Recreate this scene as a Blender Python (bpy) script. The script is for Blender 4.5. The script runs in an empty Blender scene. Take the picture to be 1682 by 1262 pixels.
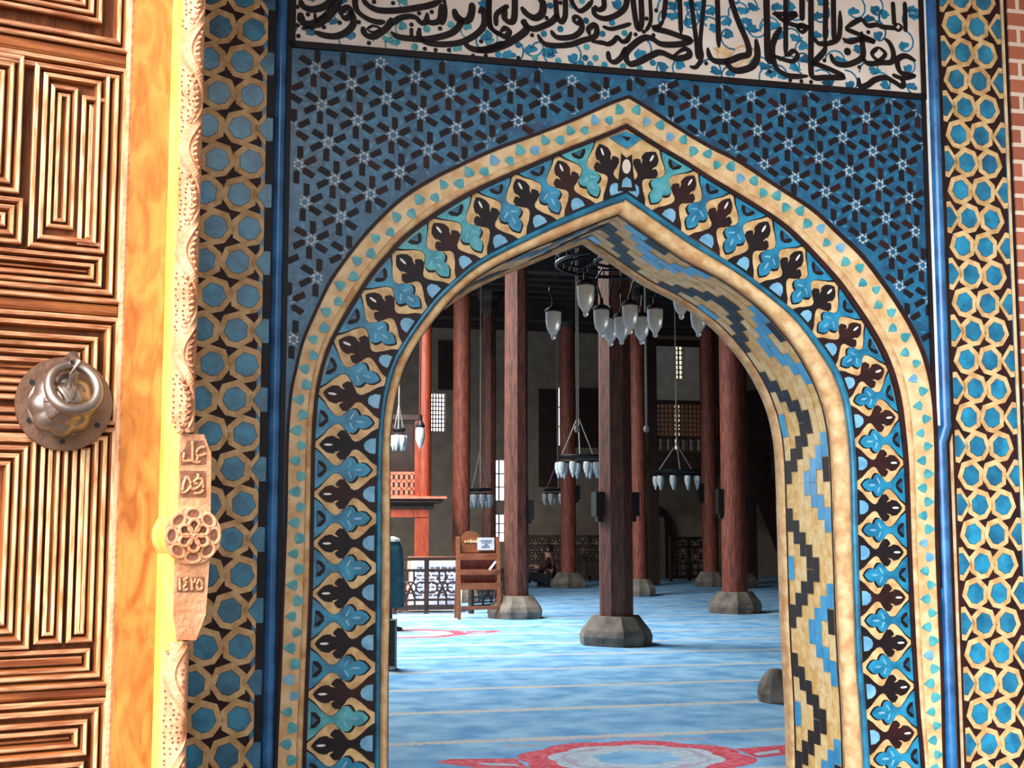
import bpy, bmesh, math, random
from mathutils import Vector, Matrix
random.seed(7)
C = bpy.context.scene.collection
SC = bpy.context.scene
PI = math.pi
def rad(d): return d * PI / 180
def lin(h):
    h = h.lstrip('#'); v = [int(h[i:i+2], 16) / 255 for i in (0, 2, 4)]
    return tuple((c / 12.92 if c <= .04045 else ((c + .055) / 1.055) ** 2.4) for c in v) + (1,)

# ------------------------------------------------------------------ camera
F, HOR, CX, CY = 2150.0, 860.0, 841.0, 631.0
PITCH = math.atan((HOR - CY) / F)
EYE = Vector((0, 0, 1.3))
cam = bpy.data.objects.new('camera', bpy.data.cameras.new('camera')); C.objects.link(cam)
cam.location = EYE; cam.rotation_euler = (PI / 2 + PITCH, 0, 0)
cam.data.sensor_width = 36; cam.data.lens = F / 1682 * 36; cam.data.clip_end = 200
SC.camera = cam
# ------------------------------------------------------------------ world, sun, exposure
W = bpy.data.worlds.new('sky'); SC.world = W; W.use_nodes = True
bg = W.node_tree.nodes['Background']; bg.inputs[0].default_value = (.88, .94, 1.0, 1)
SUN_AZ, SUN_EL = math.atan2(-.90, -.42), rad(55)
sun = bpy.data.objects.new('sun', bpy.data.lights.new('sun', 'SUN')); C.objects.link(sun)
sd = Vector((math.cos(SUN_AZ) * math.cos(SUN_EL), math.sin(SUN_AZ) * math.cos(SUN_EL), math.sin(SUN_EL)))
sun.rotation_euler = sd.to_track_quat('Z', 'Y').to_euler(); sun.location = (0, 0, 9)
sun.data.energy = 2.9; sun.data.color = (1, .86, .66); sun.data.angle = rad(9)
SC.view_settings.view_transform = 'Standard'; SC.view_settings.look = 'None'
SC.view_settings.exposure = 0.35; SC.view_settings.gamma = 1; SC.view_settings.use_curve_mapping = False
# sky: brighter around the sun, dimmer away from it
_N, _L = W.node_tree.nodes, W.node_tree.links
_tc = _N.new('ShaderNodeTexCoord'); _dt = _N.new('ShaderNodeVectorMath'); _dt.operation = 'DOT_PRODUCT'
_e = rad(28); _dt.inputs[1].default_value = (math.cos(SUN_AZ) * math.cos(_e), math.sin(SUN_AZ) * math.cos(_e), math.sin(_e))
_L.new(_tc.outputs['Generated'], _dt.inputs[0])
_mx = _N.new('ShaderNodeMath'); _mx.operation = 'MAXIMUM'; _mx.inputs[1].default_value = 0; _L.new(_dt.outputs['Value'], _mx.inputs[0])
_pw = _N.new('ShaderNodeMath'); _pw.operation = 'POWER'; _pw.inputs[1].default_value = 7; _L.new(_mx.outputs[0], _pw.inputs[0])
_ma = _N.new('ShaderNodeMath'); _ma.operation = 'MULTIPLY_ADD'; _ma.inputs[1].default_value = 11.5; _ma.inputs[2].default_value = .42; _L.new(_pw.outputs[0], _ma.inputs[0])
_L.new(_ma.outputs[0], bg.inputs[1])
YAW = rad(13.5)
U = Vector((math.cos(YAW), math.sin(YAW), 0)); V = Vector((-math.sin(YAW), math.cos(YAW), 0))
def ray(px, py):
    dx = (px - CX) / F; dy = (CY - py) / F
    return Vector((dx, math.cos(PITCH) - dy * math.sin(PITCH), math.sin(PITCH) + dy * math.cos(PITCH)))
_r = ray(1015, 860)
P0 = EYE + _r * (5.8 / _r.y); P0.z = 0
def H(s, t, z=0): return P0 + U * s + V * t + Vector((0, 0, z))
def hall(p):
    d = Vector(p) - P0
    return d.dot(U), d.dot(V), p[2]
def wall(px, py, t=0):
    r = ray(px, py); k = (P0 + V * t - EYE).dot(V) / r.dot(V); X = EYE + r * k
    return ((X - P0).dot(U), X.z)
def at(px, py, D):
    r = ray(px, py); return EYE + r * (D / r.y)
def ground(px, py, z=0):
    r = ray(px, py); return EYE + r * ((z - EYE.z) / r.z)
def area_light(name, loc, rot, sx, sy, power, col=(1, 1, 1)):
    l = bpy.data.objects.new(name, bpy.data.lights.new(name, 'AREA')); C.objects.link(l)
    l.data.shape = 'RECTANGLE'; l.data.size = sx; l.data.size_y = sy; l.data.energy = power; l.data.color = col
    l.location = loc; l.rotation_euler = rot; return l
# daylight falling through the roof opening over the snow pit, and through the windows of the left wall
area_light('skylight_daylight', H(-1.6, 11.2, 6.3), (0, 0, YAW), 3.8, 5.0, 1350, (1, .97, .93))
area_light('window_daylight', H(-8.7, 15.5, 3.2), (0, -PI / 2, YAW), 3, 11, 320, (1, .93, .86))

# ------------------------------------------------------------------ materials
def mat(name, col, col2=None, scale=20, rough=.6, bump=0, bscale=None, stretch=None, distort=0, spec=.5, metal=0, coat=0, emit=0, detail=6, trans=0, contrast=(.35, .65)):
    m = bpy.data.materials.new(name); m.use_nodes = True
    nt = m.node_tree; N = nt.nodes; L = nt.links; b = N['Principled BSDF']
    b.inputs['Roughness'].default_value = rough; b.inputs['Metallic'].default_value = metal
    b.inputs['Specular IOR Level'].default_value = spec
    if coat: b.inputs['Coat Weight'].default_value = coat; b.inputs['Coat Roughness'].default_value = .12
    if trans: b.inputs['Transmission Weight'].default_value = trans
    b.inputs['Base Color'].default_value = lin(col)
    tc = N.new('ShaderNodeTexCoord'); mp = N.new('ShaderNodeMapping'); L.new(tc.outputs['Object'], mp.inputs['Vector'])
    if stretch: mp.inputs['Scale'].default_value = stretch
    if col2:
        n = N.new('ShaderNodeTexNoise'); n.inputs['Scale'].default_value = scale; n.inputs['Detail'].default_value = detail; n.inputs['Distortion'].default_value = distort
        L.new(mp.outputs[0], n.inputs['Vector'])
        r = N.new('ShaderNodeValToRGB'); r.color_ramp.elements[0].color = lin(col); r.color_ramp.elements[1].color = lin(col2)
        r.color_ramp.elements[0].position = contrast[0]; r.color_ramp.elements[1].position = contrast[1]
        L.new(n.outputs['Fac'], r.inputs['Fac']); L.new(r.outputs['Color'], b.inputs['Base Color'])
    if bump:
        n2 = N.new('ShaderNodeTexNoise'); n2.inputs['Scale'].default_value = bscale or scale * 2; n2.inputs['Detail'].default_value = 4
        L.new(mp.outputs[0], n2.inputs['Vector'])
        bp = N.new('ShaderNodeBump'); bp.inputs['Strength'].default_value = bump; bp.inputs['Distance'].default_value = .01
        L.new(n2.outputs['Fac'], bp.inputs['Height']); L.new(bp.outputs['Normal'], b.inputs['Normal'])
    if emit:
        b.inputs['Emission Color'].default_value = lin(col); b.inputs['Emission Strength'].default_value = emit
    return m
M = {}
M['beige'] = mat('cream_glazed_tile', '#c79a63', '#e3c596', 14, .5, .25, 40)
M['strap'] = mat('sandy_strap_tile', '#b98d56', '#dcb882', 22, .5, .3, 60)
M['plaster'] = mat('worn_plaster', '#c08d60', '#e6c8a2', 11, .8, .6, 30)
M['stonebeige'] = mat('sandstone_moulding', '#bd8c5a', '#e0bd8c', 18, .7, .5, 40)
M['blue'] = mat('turquoise_glaze', '#0f5f80', '#2189ad', 16, .25, .15, 30, coat=.12)
M['blue2'] = mat('deep_turquoise_glaze', '#0c4f6e', '#1d799a', 12, .25, .15, 30, coat=.12)
M['teal'] = mat('green_turquoise_glaze', '#2b8390', '#52a9ac', 20, .3, .15, 30, coat=.1)
M['navy'] = mat('cobalt_glaze', '#0b3e5e', '#1a668a', 9, .3, .2, 30, coat=.1)
M['skyblue'] = mat('pale_blue_glaze', '#5b93b4', '#7fb4cf', 18, .3, coat=.1)
M['pole'] = mat('blue_glazed_moulding', '#154c80', '#2f78b2', 8, .25, .15, 20, coat=.15)
M['dark'] = mat('manganese_black_glaze', '#0e0709', '#1d0d0e', 16, .5, spec=.25)
M['maroon'] = mat('aubergine_glaze', '#1d0909', '#34110f', 16, .5, spec=.25)
M['white'] = mat('white_glaze', '#d9d2c8', '#e9e4da', 20, .35, coat=.2)
M['greywhite'] = mat('grey_white_glaze', '#93a3ad', '#b9c3c8', 20, .35)
M['cream'] = mat('ivory_tile', '#d7c4b4', '#e6dace', 6, .4, coat=.2)
M['grey_m'] = mat('weathered_mosaic', '#d2a968', '#e6c891', 20, .6, .4, 50)
M['mos_cream'] = mat('mosaic_cream', '#dda95a', '#f2cf8c', 24, .55, .4, 50)
M['mos_cream2'] = mat('mosaic_cream_light', '#e6bb74', '#f3d9a4', 24, .55, .4, 50)
M['mos_black'] = mat('mosaic_black', '#120809', '#20120f', 12, .5, spec=.3)
M['mos_blue'] = mat('mosaic_blue', '#1a86c0', '#3aa6da', 14, .3, coat=.1)
M['doorwood'] = mat('carved_walnut', '#6b3015', '#9d5a2c', 5, .5, .35, 12, stretch=(9, 9, 1.2), spec=.3)
M['ridge'] = mat('worn_moulding_wood_lit', '#b47c4a', '#f0cf9c', 6, .4, .35, 14, stretch=(14, 9, 2), spec=.5)  # pale wear, plus the stronger light on upright ridges put into the colour
M['ridge_h'] = mat('worn_moulding_wood_shaded', '#8a4a2a', '#c9936a', 6, .4, .35, 14, stretch=(2, 9, 14), spec=.5)  # same worn wood, coloured darker for the weaker light on horizontal ridges
M['sunlit_side'] = mat('sunlit_yellow_edge', '#cfa844', '#e2c870', 5, .45, .1, 16, stretch=(6, 6, 1))  # sun on the strip's left side, put into a brighter yellow
M['doorwood_h'] = mat('carved_walnut_horizontal', '#6b3015', '#9d5a2c', 5, .5, .35, 12, stretch=(1.2, 9, 9), spec=.3)
M['stile'] = mat('orange_oak', '#9c5520', '#c9843f', 6, .5, .15, 16, stretch=(4, 4, 1.4), distort=.9, spec=.3)
M['astragal'] = mat('pale_beech', '#b87850', '#d49a74', 14, .5, .5, 70, spec=.35)
M['astragal_dark'] = mat('carved_ground', '#6f3f29', '#8d573c', 40, .6, .4, 90)
M['brass'] = mat('aged_bronze', '#75533f', '#8e6a54', 12, .42, .2, 60, metal=.75)
M['pewter'] = mat('worn_pewter', '#75655c', '#a19084', 10, .36, .1, 50, metal=.85)
M['brick'] = None
M['ceil'] = mat('smoke_dark_timber', '#1d1310', '#33221a', 8, .8, .3, 20)
M['hallwall'] = mat('limewashed_wall', '#7d6f60', '#918271', 3, .9, .2, 12)
M['floorstone'] = mat('dark_floor_boards', '#4a3a30', '#5c4a3e', 6, .8)
M['pave'] = mat('stone_paving', '#5d5650', '#736b63', 4, .8, .3, 20)
M['colwood'] = mat('red_cedar_shaft', '#5c2416', '#8a4630', 6, .6, .6, 14, stretch=(5, 5, .9))
M['darkcol'] = mat('brown_cedar_shaft', '#3f1e15', '#6a3a2a', 6, .6, .6, 14, stretch=(5, 5, .9))
M['niche'] = mat('lit_limewash', '#cbbfae', '#ded4c6', 4, .9)  # limewash coloured paler than the wall so the niche looks lit
M['ringglass'] = mat('grey_lamp_glass', '#8d9494', '#c4caca', 30, .25)
M['redwood'] = mat('polished_red_wood', '#7c2c1a', '#9c4526', 6, .5, .2, 14, stretch=(5, 5, .8))
M['pinkwood'] = mat('pale_red_lattice_wood', '#b0614a', '#c47a60', 9, .6)
M['darkwood'] = mat('dark_stained_wood', '#24140f', '#3a221a', 7, .6, .2, 20)
M['brownwood'] = mat('brown_shelf_wood', '#6d3b22', '#8a5030', 6, .5, .2, 16, stretch=(1, 6, 6))
M['basestone'] = mat('grey_column_stone', '#4f4943', '#7d756b', 5, .85, .8, 14)
M['iron'] = mat('black_wrought_iron', '#121114', '#1d1b1e', 20, .5, metal=.5)
M['wire'] = mat('grey_cable', '#77706c', '#8b8480', 10, .5)
M['frost'] = mat('frosted_lamp_glass', '#c9d2d4', '#e3e9ea', 12, .3, trans=.25)
M['bulb'] = mat('clear_glass_tip', '#dfe6e6', None, rough=.1, trans=.4)
M['sky_pane'] = mat('daylit_glass', '#f4f6ff', None, emit=2.6)
M['sky_dim'] = mat('daylit_screen_glass', '#e9dfc8', None, emit=1.1)
M['black'] = mat('black_plastic', '#0b0b0c', '#141415', 20, .5)
M['tealcloth'] = mat('dark_teal_cloth', '#143f48', '#1f5560', 9, .9, .3, 30)
M['whitecloth'] = mat('white_fringe', '#b4b8b8', '#d2d4d0', 30, .8)
M['paper'] = mat('printed_paper', '#b9bcc6', '#c9ccd4', 12, .6)
M['ink'] = mat('grey_print', '#5b6478', '#79829a', 12, .7)
M['posterblue'] = mat('blue_print', '#5a6c96', '#b4bccd', 14, .6, stretch=(4, 4, 9), contrast=(.42, .58))
M['orange'] = mat('orange_wood_box', '#b9692e', '#cd8142', 8, .6)
M['skin'] = mat('skin', '#b98470', None, rough=.6)
M['cloth_black'] = mat('black_clothing', '#0c0c10', '#15151b', 20, .9)
M['cloth_maroon'] = mat('maroon_clothing', '#2a0e10', '#3a1517', 20, .9)
M['hair'] = mat('dark_hair', '#140d0b', None, rough=.7)
M['red'] = mat('crimson_pile', '#c4304a', '#d8667a', 26, .95, .3, 90, contrast=(.4, .6))
M['pale_pile'] = mat('pale_blue_pile', '#9db6c9', '#bccfdc', 26, .95, .3, 90)
M['pink_pile'] = mat('dusty_pink_pile', '#b58ea6', '#9fb4cf', 16, .95, .3, 90)

def brick_mat():
    m = bpy.data.materials.new('red_brickwork'); m.use_nodes = True; nt = m.node_tree; N = nt.nodes; L = nt.links; b = N['Principled BSDF']
    tc = N.new('ShaderNodeTexCoord'); mp = N.new('ShaderNodeMapping'); mp.inputs['Rotation'].default_value = (PI / 2, 0, 0)
    L.new(tc.outputs['Object'], mp.inputs[0])
    k = N.new('ShaderNodeTexBrick'); k.inputs['Scale'].default_value = 1; k.inputs['Brick Width'].default_value = .22; k.inputs['Row Height'].default_value = .085
    k.inputs['Mortar Size'].default_value = .011; k.inputs['Color1'].default_value = lin('#b5674a'); k.inputs['Color2'].default_value = lin('#96513a'); k.inputs['Mortar'].default_value = lin('#dcc3ae')
    L.new(mp.outputs[0], k.inputs['Vector']); L.new(k.outputs['Color'], b.inputs['Base Color'])
    bp = N.new('ShaderNodeBump'); bp.invert = True; bp.inputs['Strength'].default_value = .6; bp.inputs['Distance'].default_value = .01
    L.new(k.outputs['Fac'], bp.inputs['Height']); L.new(bp.outputs[0], b.inputs['Normal']); b.inputs['Roughness'].default_value = .85
    return m
M['brick'] = brick_mat()

def carpet_mat():
    m = bpy.data.materials.new('light_blue_prayer_carpet'); m.use_nodes = True; nt = m.node_tree; N = nt.nodes; L = nt.links; b = N['Principled BSDF']
    b.inputs['Roughness'].default_value = .95; b.inputs['Specular IOR Level'].default_value = .15
    tc = N.new('ShaderNodeTexCoord')
    n = N.new('ShaderNodeTexNoise'); n.inputs['Scale'].default_value = 3.2; n.inputs['Detail'].default_value = 8
    L.new(tc.outputs['Object'], n.inputs['Vector'])
    r = N.new('ShaderNodeValToRGB'); r.color_ramp.elements[0].color = lin('#5f9cd0'); r.color_ramp.elements[1].color = lin('#94c6ea')
    r.color_ramp.elements[0].position = .35; r.color_ramp.elements[1].position = .65; L.new(n.outputs['Fac'], r.inputs[0])
    sx = N.new('ShaderNodeSeparateXYZ'); L.new(tc.outputs['Object'], sx.inputs[0])
    def math_(op, a, bv=None):
        q = N.new('ShaderNodeMath'); q.operation = op
        if isinstance(a, (int, float)): q.inputs[0].default_value = a
        else: L.new(a, q.inputs[0])
        if bv is not None:
            if isinstance(bv, (int, float)): q.inputs[1].default_value = bv
            else: L.new(bv, q.inputs[1])
        return q.outputs[0]
    f = math_('FRACT', math_('DIVIDE', math_('ADD', sx.outputs['Y'], CARPET_PHASE), 1.22))
    line = math_('LESS_THAN', f, .105)
    n3 = N.new('ShaderNodeTexNoise'); n3.inputs['Scale'].default_value = 38; n3.inputs['Detail'].default_value = 2; L.new(tc.outputs['Object'], n3.inputs['Vector'])
    brk = math_('GREATER_THAN', n3.outputs['Fac'], .46)
    edge = math_('LESS_THAN', math_('ABSOLUTE', math_('SUBTRACT', f, .052)), .026)
    fac = math_('MULTIPLY', line, math_('MAXIMUM', brk, math_('MULTIPLY', edge, .8)))
    mx = N.new('ShaderNodeMix'); mx.data_type = 'RGBA'; L.new(fac, mx.inputs[0]); L.new(r.outputs[0], mx.inputs[6]); mx.inputs[7].default_value = lin('#c3c5c2')
    L.new(mx.outputs[2], b.inputs['Base Color'])
    bp = N.new('ShaderNodeBump'); bp.inputs['Strength'].default_value = .35; bp.inputs['Distance'].default_value = .01
    n2 = N.new('ShaderNodeTexNoise'); n2.inputs['Scale'].default_value = 60; L.new(tc.outputs['Object'], n2.inputs['Vector'])
    L.new(n2.outputs['Fac'], bp.inputs['Height']); L.new(bp.outputs[0], b.inputs['Normal'])
    return m
CARPET_PHASE = 0.0

# ------------------------------------------------------------------ mesh builder
class MB:
    def __init__(s): s.v = []; s.f = []; s.m = []; s.mats = []; s.cur = 0
    def use(s, key):
        if key not in s.mats: s.mats.append(key)
        s.cur = s.mats.index(key); return s
    def vert(s, p): s.v.append(tuple(p)); return len(s.v) - 1
    def face(s, ids): s.f.append(tuple(ids)); s.m.append(s.cur)
    def poly(s, pts): s.face([s.vert(p) for p in pts])
    def prism(s, pts, d):
        """polygon pts (3d) pushed by vector d, with sides"""
        d = Vector(d); a = [s.vert(p) for p in pts]; b = [s.vert(Vector(p) + d) for p in pts]; n = len(pts)
        s.face(b)
        for i in range(n): s.face((a[i], a[(i + 1) % n], b[(i + 1) % n], b[i]))
        s.face(a[::-1])
    def box(s, x0, x1, y0, y1, z0, z1):
        p = [s.vert((x, y, z)) for z in (z0, z1) for y in (y0, y1) for x in (x0, x1)]
        for q in ((0, 2, 3, 1), (4, 5, 7, 6), (0, 1, 5, 4), (2, 6, 7, 3), (0, 4, 6, 2), (1, 3, 7, 5)): s.face([p[i] for i in q])
    def bar(s, a, b, w, h=None, up=(0, 0, 1)):
        a = Vector(a); b = Vector(b); d = (b - a).normalized(); h = h or w
        x = d.cross(Vector(up))
        if x.length < 1e-4: x = d.cross(Vector((1, 0, 0)))
        x.normalize(); y = x.cross(d)
        c = [(x * i * w / 2 + y * j * h / 2) for i, j in ((-1, -1), (1, -1), (1, 1), (-1, 1))]
        A = [s.vert(a + k) for k in c]; B = [s.vert(b + k) for k in c]
        for i in range(4): s.face((A[i], A[(i + 1) % 4], B[(i + 1) % 4], B[i]))
        s.face(A[::-1]); s.face(B)
    def tube(s, path, r, n=10, closed=False, ref=(0, 0, 1)):
        P = [Vector(p) for p in path]; rings = []; k = len(P)
        for i, p in enumerate(P):
            d = (P[(i + 1) % k] - P[i - 1]) if closed else (P[min(i + 1, k - 1)] - P[max(i - 1, 0)])
            d.normalize(); x = d.cross(Vector(ref))
            if x.length < 1e-3: x = d.cross(Vector((1, 0, .1)))
            x.normalize(); y = x.cross(d); rr = r[i] if isinstance(r, (list, tuple)) else r
            rings.append([s.vert(p + x * rr * math.cos(2 * PI * j / n) + y * rr * math.sin(2 * PI * j / n)) for j in range(n)])
        m = k if closed else k - 1
        for i in range(m):
            A, B = rings[i], rings[(i + 1) % k]
            for j in range(n): s.face((A[j], A[(j + 1) % n], B[(j + 1) % n], B[j]))
        if not closed: s.face(rings[0][::-1]); s.face(rings[-1])
    def lathe(s, prof, n=24, c=(0, 0, 0), wob=None):
        rings = []
        for (r, z) in prof:
            rings.append([s.vert((c[0] + (r * (wob(j / n, z) if wob else 1)) * math.cos(2 * PI * j / n), c[1] + (r * (wob(j / n, z) if wob else 1)) * math.sin(2 * PI * j / n), c[2] + z)) for j in range(n)])
        for A, B in zip(rings, rings[1:]):
            for j in range(n): s.face((A[j], A[(j + 1) % n], B[(j + 1) % n], B[j]))
        s.face(rings[0][::-1]); s.face(rings[-1])
    def build(s, name, parent=None, loc=None, rotz=None, smooth=False, fix=True):
        me = bpy.data.meshes.new(name); me.from_pydata(s.v, [], s.f)
        for k in s.mats: me.materials.append(M[k] if isinstance(k, str) else k)
        me.polygons.foreach_set('material_index', s.m)
        if fix:
            b = bmesh.new(); b.from_mesh(me); bmesh.ops.recalc_face_normals(b, faces=b.faces); b.to_mesh(me); b.free()
        if smooth:
            me.polygons.foreach_set('use_smooth', [True] * len(me.polygons))
            try: me.set_sharp_from_angle(angle=rad(40))
            except Exception: pass
        me.update()
        o = bpy.data.objects.new(name, me); C.objects.link(o)
        if parent: o.parent = parent
        if loc is not None: o.location = loc
        if rotz is not None: o.rotation_euler = (0, 0, rotz)
        return o
def tag(o, label=None, cat=None, group=None, kind=None):
    if label: o['label'] = label
    if cat: o['category'] = cat
    if group: o['group'] = group
    if kind: o['kind'] = kind
    return o
def thing(name, label, cat, loc=(0, 0, 0), rotz=0, group=None):
    o = bpy.data.objects.new(name, None); C.objects.link(o); o.location = loc; o.rotation_euler = (0, 0, rotz)
    o.empty_display_size = .1
    return tag(o, label, cat, group)
def dup(root, loc, rotz=None, label=None, group=None, scale=None):
    r = root.copy(); C.objects.link(r); r.location = loc
    if rotz is not None: r.rotation_euler = (0, 0, rotz)
    if label: r['label'] = label
    if group: r['group'] = group
    if scale: r.scale = scale
    for ch in list(root.children):
        c = ch.copy(); C.objects.link(c); c.parent = r
        for g in list(ch.children):
            d = g.copy(); C.objects.link(d); d.parent = c
    return r

# ------------------------------------------------------------------ curves
def crom(P, sub=6):
    """smooth open curve through 2d/3d points"""
    P = [Vector(p) for p in P]; out = []
    for i in range(len(P) - 1):
        a, b, c, d = P[max(i - 1, 0)], P[i], P[i + 1], P[min(i + 2, len(P) - 1)]
        for k in range(sub):
            t = k / sub
            out.append(.5 * ((2 * b) + (c - a) * t + (2 * a - 5 * b + 4 * c - d) * t * t + (3 * b - a - 3 * c + d) * t ** 3))
    out.append(P[-1]); return out
def resample(P, n):
    L = [0]
    for a, b in zip(P, P[1:]): L.append(L[-1] + (b - a).length)
    out = []; j = 0
    for i in range(n):
        d = L[-1] * i / (n - 1)
        while j < len(P) - 2 and L[j + 1] < d: j += 1
        t = (d - L[j]) / max(1e-9, L[j + 1] - L[j]); out.append(P[j].lerp(P[j + 1], min(1, max(0, t))))
    return out
ZB = -.22            # foot of the portal
def trace(px):
    p = [Vector(wall(*q)) for q in px]
    p = [Vector((p[0].x, ZB))] + p
    return resample(crom(p), 260)
A_L = trace([(450,1262),(457,1107),(462,974),(467,840),(469,728),(475,648),(484,604),(495,560),(513,517),(537,466),(557,436),(585,399),(614,366),(659,324),(710,292),(749,273),(813,244),(877,221),(941,196),(999,170),(1030,159)])
A_R = trace([(1548,1262),(1545,1108),(1541,1007),(1536,873),(1536,751),(1534,685),(1529,636),(1517,587),(1501,549),(1480,511),(1452,469),(1414,420),(1376,384),(1335,346),(1272,305),(1210,264),(1163,241),(1119,215),(1062,178),(1030,159)])
B_L = trace([(502,1262),(507,1107),(513,974),(515,840),(517,728),(520,673),(528,619),(543,571),(564,531),(586,495),(615,451),(644,418),(665,395),(717,356),(781,318),(845,289),(925,254),(999,225),(1026,213)])
B_R = trace([(1509,1262),(1501,1174),(1494,1074),(1489,974),(1485,873),(1481,769),(1476,716),(1468,657),(1452,601),(1424,546),(1379,479),(1356,451),(1314,405),(1272,367),(1200,322),(1163,300),(1123,273),(1072,243),(1026,213)])
C_L = trace([(614,1262),(615,1107),(616,974),(617,840),(618,765),(621,700),(629,640),(645,590),(675,541),(710,494),(746,459),(786,427),(845,396),(890,373),(941,350),(991,330),(1027,318)])
C_R = trace([(1427,1262),(1421,1174),(1414,1091),(1411,1007),(1407,873),(1405,769),(1401,716),(1393,657),(1375,608),(1347,566),(1312,521),(1267,483),(1211,441),(1147,401),(1084,357),(1054,336),(1027,318)])
E_L = trace([(636,1262),(637,1107),(640,974),(640,840),(640,730),(644,680),(651,645),(664,603),(687,560),(714,524),(750,482),(797,446),(848,419),(886,403),(961,372),(1017,351)])
E_R = trace([(1389,1262),(1386,1174),(1381,1091),(1377,1007),(1372,860),(1368,751),(1361,692),(1347,643),(1323,594),(1292,549),(1250,504),(1187,458),(1126,426),(1062,382),(1017,351)])

class Band:
    """ribbon between an outer and an inner curve of one side, foot to apex"""
    def __init__(s, X, Y):
        j = 0; s.X = []; s.Y = []
        for x in X:
            best = min(range(j, len(Y)), key=lambda k: (Y[k] - x).length); j = best
            s.X.append(x); s.Y.append(Y[best])
        s.X[-1] = X[-1]; s.Y[-1] = Y[-1]
        # smooth the pairing
        for _ in range(6):
            s.Y = [s.Y[0]] + [(s.Y[i - 1] + s.Y[i] * 2 + s.Y[i + 1]) / 4 for i in range(1, len(s.Y) - 1)] + [s.Y[-1]]
        s.Mid = [(a + b) / 2 for a, b in zip(s.X, s.Y)]
        s.L = [0]
        for a, b in zip(s.Mid, s.Mid[1:]): s.L.append(s.L[-1] + (b - a).length)
        s.len = s.L[-1]
    def __call__(s, al, ac):
        al = min(max(al, 0), s.len); lo, hi = 0, len(s.L) - 1
        while hi - lo > 1:
            m = (lo + hi) // 2
            if s.L[m] <= al: lo = m
            else: hi = m
        t = (al - s.L[lo]) / max(1e-9, s.L[hi] - s.L[lo])
        return s.X[lo].lerp(s.X[hi], t).lerp(s.Y[lo].lerp(s.Y[hi], t), ac)
    def z_along(s, z):   # along-distance of height z on the lower leg
        for i, p in enumerate(s.Mid):
            if p.y > z: return s.L[i]
        return s.len
def P3(p, d=0): return Vector((p[0], -d, p[1]))     # portal local: x along wall, -y towards viewer
def strip(mb, band, a0, a1, d0, d1, n=130):
    """raised strip with a face and both sides"""
    prev = None
    for i in range(n):
        al = band.len * i / (n - 1)
        p, q = band(al, a0), band(al, a1)
        cur = [mb.vert(P3(p, d0)), mb.vert(P3(p, d1)), mb.vert(P3(q, d1)), mb.vert(P3(q, d0))]
        if prev:
            for k in range(3): mb.face((prev[k], prev[k + 1], cur[k + 1], cur[k]))
        prev = cur
def roundstrip(mb, band, a0, a1, d0, h, n=130, k=6):
    prev = None
    for i in range(n):
        al = band.len * i / (n - 1); cur = []
        for j in range(k + 1):
            t = j / k; cur.append(mb.vert(P3(band(al, a0 + (a1 - a0) * (1 - math.cos(t * PI)) / 2), d0 + h * math.sin(t * PI))))
        if prev:
            for j in range(k): mb.face((prev[j], prev[j + 1], cur[j + 1], cur[j]))
        prev = cur
def fill(mb, pts, d):
    """flat concave polygon, triangulated, at height d"""
    from mathutils.geometry import tessellate_polygon
    ids = [mb.vert(P3(p, d)) for p in pts]
    for t in tessellate_polygon([[Vector((p[0], p[1], 0)) for p in pts]]): mb.face([ids[i] for i in t])

# ------------------------------------------------------------------ the setting
HALL_S0, HALL_S1, HALL_T, CEIL = -9.0, 14.0, 24.0, 6.0
TH = .6
arch = [Vector((E_L[0].x, ZB - .1))] + E_L + E_R[::-1][1:] + [Vector((E_R[0].x, ZB - .1))]
def wall_front():
    mb = MB(); mb.use('plaster')
    poly = [Vector((HALL_S0 - .3, ZB - .1)), Vector((HALL_S0 - .3, CEIL + .6)), Vector((HALL_S1 + .3, CEIL + .6)), Vector((HALL_S1 + .3, ZB - .1))] + arch[::-1]
    fill(mb, poly, 0); fill(mb, poly, -TH)
    n = len(poly)
    for i in range(n):
        a, b = poly[i], poly[(i + 1) % n]
        mb.poly([P3(a, 0), P3(b, 0), P3(b, -TH), P3(a, -TH)])
    o = mb.build('wall_front', None, P0, YAW); tag(o, kind='structure')
wall_front()
def slab(name, s0, s1, t0, t1, z0, z1, m, kind='structure'):
    mb = MB(); mb.use(m); mb.box(s0, s1, t0, t1, z0, z1); o = mb.build(name, None, P0, YAW); tag(o, kind=kind); return o
slab('floor', HALL_S0, HALL_S1, 0, HALL_T, -.3, 0, 'floorstone')
slab('floor_porch', HALL_S0, HALL_S1, -9, 0, -.5, -.22, 'pave')
slab('wall_left', HALL_S0 - .4, HALL_S0, TH, HALL_T, -.3, CEIL + .6, 'hallwall')
slab('wall_right', HALL_S1, HALL_S1 + .4, TH, HALL_T, -.3, CEIL + .6, 'hallwall')
slab('ceiling_porch', HALL_S0, 9, -2.95, 0, 4.25, 4.6, 'brick')
slab('wall_porch_shade', -2.25, -1.95, -1.9, 0, -.22, 4.25, 'brick')  # unseen side wall, added close in to darken the portal's left
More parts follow.
